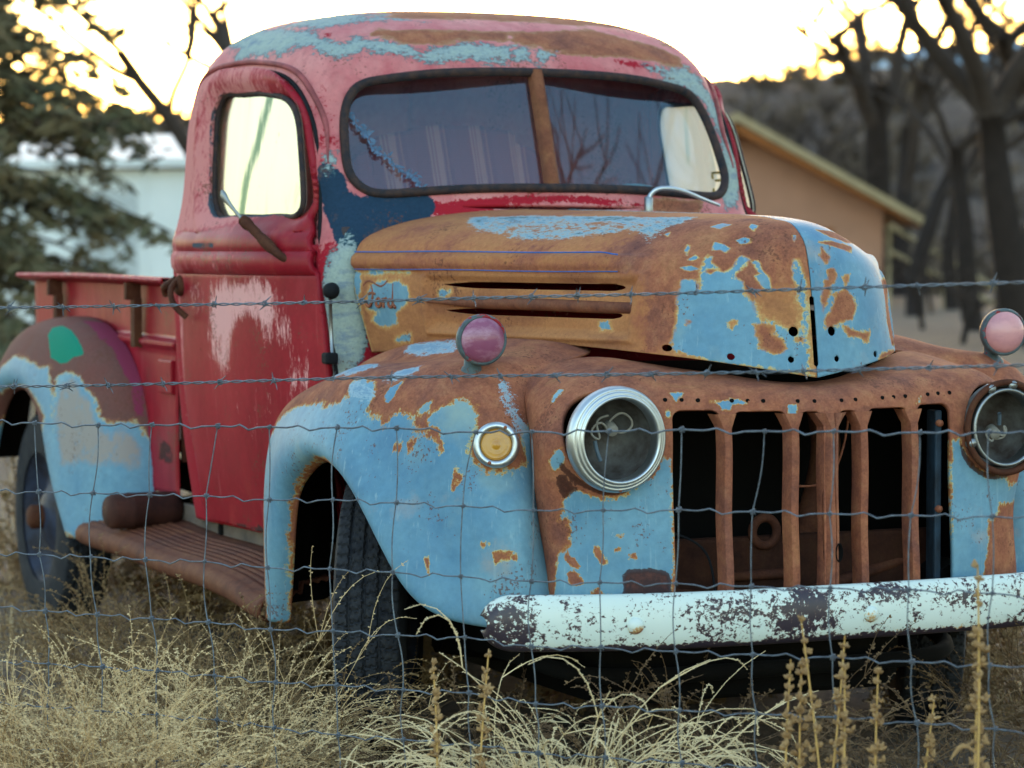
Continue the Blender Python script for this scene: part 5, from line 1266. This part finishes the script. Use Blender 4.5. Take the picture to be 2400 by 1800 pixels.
# ------------------------------------------------------------------ trees
def leaf_quads(P, size, rnd, k=1):
    V = []; F = []
    for p in P:
        for _ in range(k):
            a, b = rnd.uniform(0, 2 * pi), rnd.uniform(-.9, .9); d = Vector((cos(a) * cos(b), sin(a) * cos(b), sin(b))); e = d.orthogonal().normalized(); s = size * rnd.uniform(.6, 1.3)
            i = len(V); q = Vector(p); V += [q - d * s, q + e * s * .25, q + d * s, q - e * s * .25]; F.append((i, i + 1, i + 2, i + 3))
    return V, F
M['needle'] = plain('dark_spruce_needles', S(84, 90, 68), .7, 0, .3, 3, 0, S(118, 102, 72))
M['bark'] = plain('dark_bark', S(48, 40, 36), .9, 0, .3, 6, .4)
M['bark2'] = plain('grey_brown_bark', S(66, 56, 50), .9, 0, .3, 6, .4)
M['twig'] = plain('dry_brown_twig', S(92, 72, 56), .9, 0, .3, 8, 0)
def spruce(name, x, y, H, Rb, seed, label):
    rnd = random.Random(seed); t = empty(name, (x, y, 0)); tag(t, label, 'tree')
    tube('trunk', [(0, 0, -.1), (.02, 0, H * .5), (0, 0, H)], [.2, .12, .02], M['bark'], t, 8)
    br = []; lv = []
    z = .35
    while z < H - .2:
        L = Rb * (1 - z / H) ** .8
        for k in range(7):
            a = rnd.uniform(0, 2 * pi); l = L * rnd.uniform(.7, 1.1); zz = z + rnd.uniform(-.12, .12)
            pts = [(cos(a) * l * s, sin(a) * l * s, zz + .12 * l * s - .42 * l * s * s + .16 * l * max(0, s - .7)) for s in np.linspace(0, 1, 7)]
            br.append(tube_data(pts, np.linspace(.022, .005, 7), 4))
            for i in range(int(30 * l) + 5):
                s = rnd.uniform(.18, 1) ; j = min(int(s * 6), 5); f_ = s * 6 - j; p = Vector(pts[j]).lerp(Vector(pts[j + 1]), f_)
                w = .32 * l * (1.05 - s) + .05
                p += Vector((-sin(a), cos(a), 0)) * rnd.uniform(-w, w) + Vector((0, 0, -rnd.uniform(0, .16)))
                lv.append(p)
        z += .30
    V, F = join(br); mk('branches', V, F, M['bark'], t)
    V, F = leaf_quads(lv, .105, rnd, 3); mk('needles', V, F, M['needle'], t, False)
spruce('spruce_tree', 2.42, 17.45, 7.4, 2.35, 11, 'dark spruce tree with drooping boughs beside the white shed')
def bare_tree(name, x, y, H, r0, seed, lean, label, lv=4, group=None, spread=.55, trunk_h=.35, cat='tree'):
    rnd = random.Random(seed); t = empty(name, (x, y, 0)); tag(t, label, cat, group)
    segs = []; tr = []
    def grow(p, d, L, r, n):
        pts = [p]; q = p.copy(); dd = d.copy()
        for i in range(5):
            dd = (dd + Vector((rnd.gauss(0, .13), rnd.gauss(0, .13), rnd.gauss(.03, .08)))).normalized(); q = q + dd * L / 5; pts.append(q.copy())
        (tr if n == lv else segs).append(tube_data([tuple(v) for v in pts], np.linspace(r, r * .62, 6), 6 if n >= lv - 1 else 3))
        if n == 0: return
        for k in range(3 if n > 1 else 4):
            b = pts[rnd.choice((3, 4, 5, 5))]; a = rnd.uniform(0, 2 * pi); e = Vector((cos(a), sin(a), rnd.uniform(-.1, .7))).normalized()
            grow(b, (dd * (1 - spread) + e * spread).normalized(), L * rnd.uniform(.55, .8), r * .52, n - 1)
    grow(Vector((0, 0, -.1)), Vector((lean, 0, 1)).normalized(), H * trunk_h, r0, lv)
    V, F = join(tr); mk('trunk', V, F, M['bark'], t); V, F = join(segs); mk('crown', V, F, M['bark2'], t)
TREES = [(36.4, 57.9, 16, .50, 1, -.02, 'thick dark cottonwood trunk rising behind the tan house roof end'), (18.4, 25.5, 9, .34, 2, .03, 'heavy dark cottonwood with leaning trunk nearest the ramp rail'), (23.8, 36.2, 8.5, .2, 3, .10, 'slender bare tree leaning over between the two thick cottonwoods'),
         (27.2, 40.2, 8, .17, 4, -.06, 'thin bare tree standing behind the ramp rail'), (31.5, 53.0, 8, .22, 5, .02, 'bare tree on the slope just behind the house ridge'), (23.3, 31.0, 9, .26, 6, .05, 'dark bare tree at the foot of the hillside past the cottonwoods'), (8.1, 26.9, 8.5, .22, 7, .0, 'bare tree topping out above the truck cab roof'),
         (34.0, 52.8, 13, .33, 8, .08, 'crooked bare tree between the thick cottonwood and the hill'), (20.0, 28.6, 8, .18, 9, -.1, 'bare tree leaning toward the tan house from the ramp'), (17.1, 23.3, 8.5, .28, 10, .02, 'broad dark tree trunk standing furthest from the house'),
         (6.3, -4.1, 10, .28, 12, .0, 'tall bare tree reflected in the driver side windshield pane')]
for x, y, H, r, sd_, ln, lb in TREES: bare_tree('bare_tree', x, y, H, r, sd_, ln, lb, 5, 'bare trees beyond the truck')
BUSH = [(34.3, 58.9, 3), (32.6, 54.2, 3.2), (29.2, 47.0, 2.6), (30.3, 47.9, 2.4), (25.2, 37.8, 2.4), (23.5, 34.2, 2.2), (27.9, 39.8, 2.8), (22.1, 30.4, 2.4), (19.6, 29.4, 1.8), (16.8, 24.1, 1.5), (4.3, 23.2, 1.6), (3.4, 21.0, 1.4), (5.8, 26.9, 1.5)]
SHL = ('leafless shrub on the slope highest behind the house ridge', 'leafless shrub on the slope below the highest one', 'leafless shrub at the back wall of the tan house', 'leafless shrub by the far eave of the tan house', 'leafless shrub left of the leaning slender tree', 'leafless shrub at the foot of the leaning slender tree', 'leafless shrub behind the ramp rail foot', 'leafless shrub beside the broad dark trunk', 'small leafless shrub in front of the ramp rail', 'smallest leafless shrub near the heavy cottonwood', 'leafless shrub under the spruce boughs', 'low leafless shrub in front of the spruce trunk', 'leafless shrub between the spruce and the white shed')
for i, (x, y, h) in enumerate(BUSH):
    bare_tree('bare_shrub', x, y, h * 1.5, .05, 40 + i, 0, SHL[i], 4, 'leafless shrubs in the scrub', .8, .3, 'shrub')

# ------------------------------------------------------------------ the wire fence
FO = np.array([-.9572, -1.1708]); FE = np.array([.6124, -.7905])
def fp(s, z, off=0.0): return (FO[0] + FE[0] * s + .7905 * off * -1, FO[1] + FE[1] * s - .6124 * off, z)
ROWS = [
 [(-1.172, .857), (-1.003, .857), (-.863, .862), (-.696, .864), (-.568, .866), (-.403, .87), (-.263, .873), (-.08, .87), (.045, .875), (.215, .881), (.37, .889), (.542, .891), (.681, .895), (.851, .898), (.983, .903)],
 [(-1.163, .707), (-1.018, .71), (-.87, .712), (-.726, .716), (-.569, .714), (-.415, .721), (-.264, .721), (-.11, .721), (.049, .719), (.202, .726), (.364, .734), (.518, .737), (.674, .74), (.835, .744), (.991, .749)],
 [(-1.162, .57), (-1.025, .572), (-.883, .573), (-.731, .577), (-.574, .572), (-.423, .578), (-.273, .579), (-.115, .579), (.045, .578), (.195, .584), (.358, .591), (.516, .594), (.676, .6), (.832, .606), (.992, .608)],
 [(-1.148, .447), (-1.009, .448), (-.867, .448), (-.723, .449), (-.568, .443), (-.416, .45), (-.261, .451), (-.106, .457), (.044, .448), (.198, .456), (.358, .459), (.52, .464), (.682, .47), (.839, .472), (.988, .476)],
 [(-1.14, .332), (-.996, .335), (-.854, .337), (-.708, .337), (-.555, .333), (-.407, .338), (-.249, .34), (-.096, .345), (.054, .334), (.2, .341), (.367, .345), (.528, .351), (.691, .357), (.849, .359), (1.0, .359)],
 [(-1.144, .236), (-.999, .239), (-.855, .242), (-.702, .243), (-.56, .238), (-.404, .235), (-.249, .238), (-.092, .241), (.059, .236), (.208, .24), (.373, .243), (.533, .247), (.694, .251), (.85, .254), (1.006, .256)],
 [(-1.14, .142), (-.999, .145), (-.855, .146), (-.702, .148), (-.55, .144), (-.40, .143), (-.245, .146), (-.09, .147), (.062, .144), (.21, .148), (.376, .15), (.536, .152), (.697, .156), (.852, .158), (1.01, .16)],
 [(-1.14, .052), (-.999, .053), (-.855, .052), (-.702, .054), (-.55, .05), (-.40, .05), (-.245, .053), (-.09, .052), (.062, .05), (.21, .053), (.376, .055), (.536, .056), (.697, .06), (.852, .06), (1.01, .062)]]
rnd = random.Random(9)
for r_ in ROWS:                                      # carry the mesh on past the picture to the posts
    ds, z0, z1 = .152, r_[0][1], r_[-1][1]
    L = [(r_[0][0] - ds * k + rnd.uniform(-.008, .008), z0 + rnd.uniform(-.003, .003)) for k in range(5, 0, -1)]
    R_ = [(r_[-1][0] + ds * k + rnd.uniform(-.008, .008), z1 + rnd.uniform(-.003, .003)) for k in range(1, 6)]
    r_[:] = L + r_ + R_
fence = empty('woven_wire_fence', fp(0, 0)); tag(fence, 'sagging woven wire stock fence with knotted square mesh in front of the truck', 'fence')
def fpl(s, z, off=0.0): return tuple(np.array(fp(s, z, off)) - np.array(fp(0, 0)))
for i, r_ in enumerate(ROWS):
    pts = []
    for (a, za), (b, zb) in zip(r_[:-1], r_[1:]):
        for t in np.linspace(0, 1, 12, endpoint=False):
            s_ = a + (b - a) * t; c = .0055 * (math.exp(-((t - .42) / .09) ** 2) - math.exp(-((t - .60) / .09) ** 2)) * (1 if (i + int(a * 20)) % 3 else -1)
            pts.append(fpl(s_, za + (zb - za) * t + c - .002 * sin(pi * t)))
    pts.append(fpl(*r_[-1]))
    tube('line_wire', pts, 0.0019 if i == 0 else .0015, M['wire'], fence, 6)
nc = len(ROWS[0])
KV, KF = join([tube_data([(.0052 * cos(t * 2.2), .0052 * sin(t * 2.2), -.006 + .012 * t / 9) for t in np.linspace(0, 9, 26)], .0019, 5), tube_data([(-.007, -.003, .001), (.003, -.0045, .002), (.009, -.002, -.001)], .0018, 5)])
k0 = None
for j in range(nc):
    pts = []
    for i in range(len(ROWS) - 1):
        a, b = ROWS[i][j], ROWS[i + 1][j]; bow = rnd.uniform(-.007, .007)
        for t in np.linspace(0, 1, 8, endpoint=False): pts.append(fpl(a[0] + (b[0] - a[0]) * t + bow * sin(pi * t), a[1] + (b[1] - a[1]) * t, .003))
    pts.append(fpl(*ROWS[-1][j], .003))
    tube('stay_wire', pts, .0014, M['wire'], fence, 6)
    for i in range(len(ROWS)):
        if k0 is None: k0 = mk('knot', KV, KF, M['wire'], fence); k = k0
        else: k = k0.copy(); COL.objects.link(k); k.parent = fence
        k.location = fpl(*ROWS[i][j], .002); k.rotation_euler = (rnd.uniform(-.3, .3), rnd.uniform(-.3, .3), rnd.uniform(-.8, .8)); q = rnd.uniform(.6, .85); k.scale = (q, q, q)
BARB = [[(-2.1, 1.095), (-1.265, 1.106), (-.815, 1.116), (-.394, 1.127), (-.096, 1.137), (.28, 1.148), (.633, 1.161), (1.046, 1.176), (1.8, 1.205)],
        [(-2.1, .915), (-1.267, .933), (-.816, .95), (-.395, .97), (-.096, .981), (.28, .993), (.634, 1.007), (1.047, 1.026), (1.8, 1.062)]]
BV, BF = join([tube_data([(.0048 * cos(t), .004 * sin(t * 1.3) , .0048 * sin(t)) for t in np.linspace(0, 11, 24)], .0014, 5), tube_data([(0, -.003, .002), (.006, -.004, .010), (.010, -.004, .018)], [.0014, .0013, .0006], 5), tube_data([(0, .003, -.002), (-.005, .003, -.011), (-.008, .003, -.017)], [.0014, .0013, .0006], 5), tube_data([(.001, .004, .0), (.004, .011, .006), (.006, .016, .010)], [.0014, .0013, .0006], 5)])
b0 = None
for w_, (pts, lb) in enumerate(zip(BARB, ('upper strand of twisted barbed wire crossing above the woven fence', 'lower strand of twisted barbed wire just above the woven fence'))):
    ev = curve([fp(s, z, -.01) for s, z in pts], 900); o_ = np.array(fp(0, pts[4][1], -.01)); ev = ev - o_
    bw = empty('barbed_wire', tuple(o_)); tag(bw, lb, 'barbed wire')
    ph = np.arange(900) * .42
    for q in (0, pi):
        P = ev + .0021 * np.stack([-.79 * np.cos(ph + q), -.61 * np.cos(ph + q), np.sin(ph + q)], 1); tube('strand', P, .0016, M['wire'], bw, 5)
    s_ = 8
    while s_ < 890:
        if b0 is None: b0 = mk('barb', BV, BF, M['wire'], bw); k = b0
        else: k = b0.copy(); COL.objects.link(k); k.parent = bw
        k.location = ev[s_]; k.rotation_euler = (rnd.uniform(0, 6.3), rnd.uniform(-.3, .3), radians(-52) + rnd.uniform(-.3, .3)); s_ += int(rnd.uniform(22, 34))
M['post'] = plain('weathered_fence_post', S(96, 82, 70), .9, 0, .3, 10, .4)
for s_, lb in ((-1.96, 'weathered timber fence post at the end nearest the truck bed'), (1.76, 'weathered timber fence post at the end nearest the camera side')):
    p = fp(s_, 0, .06); po = tube('fence_post', [(0, 0, -.05), (.005, 0, .6), (0, .004, 1.32)], [.055, .053, .05], M['post'], None, 12); po.location = p; tag(po, lb, 'fence post', 'fence posts')

# ------------------------------------------------------------------ weeds and dry grass
M['straw'] = plain('pale_straw', S(226, 200, 152), .85, 0, .35, 6, 0, S(176, 146, 104))
M['pale'] = plain('pale_fuzzy_stem', S(226, 204, 160), .9, 0, .2, 9, 0)
M['brownweed'] = plain('brown_dry_weed', S(120, 96, 68), .9, 0, .35, 7, 0, S(150, 124, 86))
M['darkweed'] = plain('dark_brown_brush', S(78, 60, 46), .9, 0, .35, 7, 0, S(122, 98, 70))
M['seed'] = plain('tan_seed_head', S(176, 146, 104), .95, 0, .3, 40, .3, S(140, 110, 76))
def weed(name, x, y, n, h, spread, mat, seed, label, r=.0016, fuzz=16, curl=.6, group=None, subs=3, fz=.006, cat='weed'):
    rnd = random.Random(seed); P_ = []; fV = []; fF = []
    def stem(p, a, el, L, r_, lev):
        q = Vector(p); pts = [q.copy()]; e = el
        c = rnd.uniform(.2, 1) * curl; da = rnd.gauss(0, .25)
        N_ = 9 if lev == 0 else 6
        for i in range(N_):
            e -= c * (i / N_) * .55; a += da / N_ * 2
            q = q + Vector((cos(a) * cos(e), sin(a) * cos(e), sin(e))) * (L / N_); pts.append(q.copy())
        P_.append(tube_data([tuple(v) for v in pts], np.linspace(r_, r_ * .45, N_ + 1), 3))
        for _ in range(fuzz if lev else fuzz // 2):
            i = rnd.randrange(1 if lev else N_ // 3, N_); b = pts[i].lerp(pts[i + 1], rnd.random()); aa = rnd.uniform(0, 6.28); d = Vector((cos(aa), sin(aa), rnd.uniform(-.3, 1))).normalized(); s_ = fz * rnd.uniform(.5, 1.3)
            w = d.orthogonal().normalized() * s_ * .3; k = len(fV); fV.extend([b, b + d * s_ * .6 + w, b + d * s_, b + d * s_ * .6 - w]); fF.append((k, k + 1, k + 2, k + 3))
        if lev == 0:
            for _ in range(subs):
                i = rnd.randrange(3, N_); stem(pts[i], a + rnd.uniform(-1.2, 1.2), e + rnd.uniform(.1, .9), L * rnd.uniform(.25, .5), r_ * .7, 1)
    for k in range(n):
        a = rnd.uniform(0, 6.28); d = rnd.random() ** .6 * spread * .35
        stem((cos(a) * d, sin(a) * d, -.02), a + rnd.gauss(0, .4), rnd.uniform(.55, 1.45), h * rnd.uniform(.65, 1.2), r * rnd.uniform(.8, 1.25), 0)
    V, F = join(P_ + ([(np.array([tuple(v) for v in fV]), fF)] if fV else []))
    o = mk(name, V, F, mat, None, False); o.location = (x, y, 0); tag(o, label, cat, group); return o
KO = [(-1.714, -.332, .40), (-1.644, -.584, .42), (-1.501, -.539, .36), (-1.299, -.302, .34), (-1.213, -.396, .40), (-1.026, -.152, .38), (-1.60, -.75, .36), (-1.40, -.62, .30), (-1.75, .1, .34), (-1.40, -.05, .3)]
for i, (x, y, h) in enumerate(KO):
    weed('dry_weed_clump', x, y, 85, h, .30, M['straw'] if i % 3 != 2 else M['brownweed'], 100 + i, ('tallest straw weed clump against the fence in front of the rear tyre', 'straw weed clump pressed against the fence below the running board', 'brown-tinged weed clump at the fence below the door', 'straw weed clump just behind the fence below the running board end', 'straw weed clump below the front fender tip', 'brown-tinged weed clump touching the front tyre', 'straw weed clump standing in front of the fence wires below the running board', 'low straw weed clump in front of the fence below the fender tip', 'brown-tinged weed clump in the open ground short of the rear tyre', 'low straw weed clump between the fence and the running board')[i], .0013, 26, .9, 'straw weed clumps along the fence', 4, .006)
for i, (x, y, h) in enumerate([(-.954, 1.736, .36), (-1.014, 1.324, .33), (-1.052, .903, .34), (-1.046, .571, .36), (-1.058, .247, .40), (-1.1, -.05, .36), (-.9, 1.1, .3)]):
    weed('brown_weed_clump', x, y, 45, h, .28, M['brownweed'], 200 + i, ('brown dry weed clump in front of the rear tyre', 'brown dry weed clump below the rusty canister', 'brown dry weed clump below the middle of the running board', 'brown dry weed clump below the front of the running board', 'brown dry weed clump under the front fender tip', 'brown dry weed clump against the front tyre', 'sparse brown weed clump far under the running board')[i], .0016, 22, .8, 'brown weeds beside the running board', 4, .008)
for i, (x, y, h, lb) in enumerate([(1.05, -.2, .42, 'added weed clump blocking low light beyond the far front wheel'), (1.10, .5, .46, 'added weed clump blocking low light beyond the far running board front'), (1.05, 1.1, .44, 'added weed clump blocking low light beyond the far running board middle'), (1.10, 1.8, .46, 'added weed clump blocking low light beyond the far running board end'), (1.05, 2.5, .44, 'added weed clump blocking low light beyond the far rear wheel'), (.6, 3.75, .5, 'added weed clump blocking low light behind the tailgate far corner'), (0, 3.8, .5, 'added weed clump blocking low light behind the tailgate middle'), (-.6, 3.75, .5, 'added weed clump blocking low light behind the tailgate near corner'), (.2, 1.9, .3, 'weed clump added under the bed front to block low light'), (-.3, 1.2, .25, 'weed clump added under the cab to block low light'), (.3, .7, .25, 'weed clump added under the engine end to block low light'), (-.2, 2.8, .3, 'weed clump added under the rear axle to block low light')]):
    weed('dry_weed_clump', x, y, 70, h, .55, M['brownweed'], 600 + i, lb, .002, 30, .9, 'weeds added round the truck to block low light', 4, .016)  # clumps added to keep low sky glow off the ground below the truck
for i, (x, y, h) in enumerate([(-.81, -1.128, .50), (-.83, -.95, .42), (-.627, -1.02, .42)]):
    weed('pale_weed_clump', x, y, 75 if i else 120, h, .30, M['pale'], 300 + i, ('largest pale fuzzy weed clump with arching stems under the rounded bumper end', 'pale arching weed clump between the front tyre and the bumper end', 'pale arching weed clump below the first bumper bolt')[i], .0022, 110, 1.7, 'pale arching weeds under the bumper', 2, .0042)
for i, (x, y, h) in enumerate([(-.80, -.45, .30), (-.806, -.66, .36), (-.74, -.80, .42), (-.483, -.90, .42), (-.369, -.90, .40), (-.259, -.95, .40), (-.114, -.96, .40), (.051, -.98, .36), (.2, -.99, .36), (.341, -1.0, .4), (.676, -.542, .4), (.75, -.9, .42), (.55, -1.05, .35)]):
    weed('brush_clump', x, y, 17, h, .34, M['darkweed'], 400 + i, ('dark brush beside the front tyre tread', 'dark brush behind the pale arching weeds, nearest the tyre', 'dark brush under the rounded bumper end', 'dark brush under the first bumper bolt', 'dark brush under the left edge of the grille opening', 'dark brush under the first grille bar', 'dark brush under the grille centre bar', 'dark brush behind the row of seed stalks', 'dark brush under the centre bumper bolt', 'dark brush under the last grille bar', 'dark brush beside the far front tyre', 'dark brush beyond the far bumper end', 'dark brush behind the tallest seed stalk')[i], .0017, 26, .9, 'dark brush beneath the bumper', 4, .008)
def stalk(b, t, seed, label, spike=.55):
    rnd = random.Random(seed); b = Vector((b[0], b[1], -.02)); t = Vector(t); o = empty('seed_stalk', tuple(b)); tag(o, label, 'dried weed', 'tall seed stalks at the fence')
    L = (t - b).length; mid = (b + t) / 2 + Vector((rnd.uniform(-.012, .012), rnd.uniform(-.012, .012), 0)); c = curve([(0, 0, 0), tuple(mid - b), tuple(t - b)], 30)
    tube('stem', c, np.linspace(.0034, .0016, 30), M['straw2'], o, 6)
    V = []; F = []; lob = []
    def clump(p, s):            # a knot of small husks
        for _ in range(5):
            a, e = rnd.uniform(0, 6.28), rnd.uniform(-1.0, 1.3); d = Vector((cos(a) * cos(e), sin(a) * cos(e), sin(e))); q = p + d * s * rnd.uniform(.3, .9)
            ax = (d + Vector((0, 0, .6))).normalized(); w = ax.orthogonal().normalized(); u_ = ax.cross(w); k = len(V); h = s * rnd.uniform(.55, .9)
            for zt, rt in ((-.9, .25), (-.3, .62), (.35, .55), (1.0, .12)):
                for t in range(5): V.append(q + ax * h * zt + (w * cos(t * 1.2566) + u_ * sin(t * 1.2566)) * h * rt * rnd.uniform(.75, 1.2))
            for r_ in range(3):
                for t in range(5): F.append((k + r_ * 5 + t, k + r_ * 5 + (t + 1) % 5, k + r_ * 5 + 5 + (t + 1) % 5, k + r_ * 5 + 5 + t))
    z = 0
    for i in range(11, 30):
        if (i < 30 * (1 - spike) and rnd.random() < .62) or (i * 7 + seed) % 5 == 0: continue
        p = Vector(c[i]); top = (i - 11) / 19
        for _ in range(2):
            off = Vector((rnd.uniform(-1, 1), rnd.uniform(-1, 1), rnd.uniform(-.6, .6))) * (.011 if i < 24 else .006); clump(p + off, rnd.uniform(.0065, .0105) if i < 26 else .0065)
    h_ = mk('seed_head', V, F, M['seed'], o, True); h_['kind'] = 'stuff'
    dl = []
    for _ in range(4):
        i = rnd.randrange(4, 16); p = Vector(c[i]); a = rnd.uniform(0, 6.28); l = rnd.uniform(.03, .06)
        dl.append(tube_data(curve([tuple(p), tuple(p + Vector((cos(a) * l * .5, sin(a) * l * .5, l * .35))), tuple(p + Vector((cos(a) * l, sin(a) * l, -.01)))], 7), [.0012, .002, .0035, .0045, .004, .0028, .001], 4, .3))
    V, F = join(dl); mk('curled_leaves', V, F, M['seed'], o, False)
M['straw2'] = plain('golden_stem', S(206, 168, 104), .8, 0, .2, 9, 0)
ST = [((-.494, -2.095), (-.489, -2.114, .684), 'tallest golden seed stalk, its fuzzy tip crossing the bumper'), ((-.449, -2.061), (-.462, -2.079, .535), 'shorter seed stalk leaning against the tallest one'), ((-.676, -1.793), (-.691, -1.813, .488), 'upright seed stalk with thick clustered head, first of the row under the grille'), ((-.632, -1.758), (-.648, -1.778, .473), 'upright seed stalk close beside the first of the row under the grille'),
      ((-.609, -1.823), (-.672, -1.817, .562), 'seed stalk leaning across its neighbours with its tip on the bumper'), ((-.613, -1.876), (-.627, -1.897, .481), 'bushy headed seed stalk in the middle of the row under the grille'), ((-.524, -1.862), (-.546, -1.88, .465), 'short seed stalk standing apart under the centre of the bumper'), ((-.593, -1.721), (-.548, -1.766, .518), 'thin seed stalk crossing the leaning one'),
      ((-1.125, -1.149), (-1.13, -1.176, .426), 'tan seed stalk standing just right of the front tyre'), ((-1.039, -1.188), (-1.031, -1.221, .439), 'tan seed stalk with drooping hooked head by the bumper end'), ((-.416, -1.801), (-.399, -1.84, .399), 'small seed stalk between the tallest one and the row under the grille')]
for i, (b, t, lb) in enumerate(ST): stalk(b, t, 70 + i, lb, .55 if i % 3 else .75)
# loose dry grass, litter and stones on the ground
rs = np.random.RandomState(21); V = []; F = []
def blades(n, x0, x1, y0, y1, h0, h1):
    X, Y = rs.uniform(x0, x1, n), rs.uniform(y0, y1, n); A = rs.uniform(0, 6.28, n); H = rs.uniform(h0, h1, n); B = rs.uniform(.2, 1.1, n)
    for x, y, a, h, b in zip(X, Y, A, H, B):
        if abs(x) < 1.0 and -.95 < y < 3.5 and (x > -.85 or y < .3 and x > -.7): continue
        c, s = cos(a), sin(a); w = .0018; k = len(V)
        V.extend([(x - s * w, y + c * w, -.01), (x + s * w, y - c * w, -.01), (x + c * h * b * .45 - s * w * .7, y + s * h * b * .45 + c * w * .7, h * .65), (x + c * h * b * .45 + s * w * .7, y + s * h * b * .45 - c * w * .7, h * .65), (x + c * h * b, y + s * h * b, h * (1 - .35 * b))])
        F.extend([(k, k + 1, k + 3, k + 2), (k + 2, k + 3, k + 4)])
blades(15000, -2.4, 1.2, -1.7, 1.0, .03, .14); blades(16000, -3, 3, -1.0, 6, .03, .12); blades(9000, -1, 9, 3, 24, .06, .22)
gr = mk('dry_grass', V, F, M['straw'], None, False); gr['kind'] = 'stuff'; gr['label'] = 'short dry straw grass scattered over the ground'
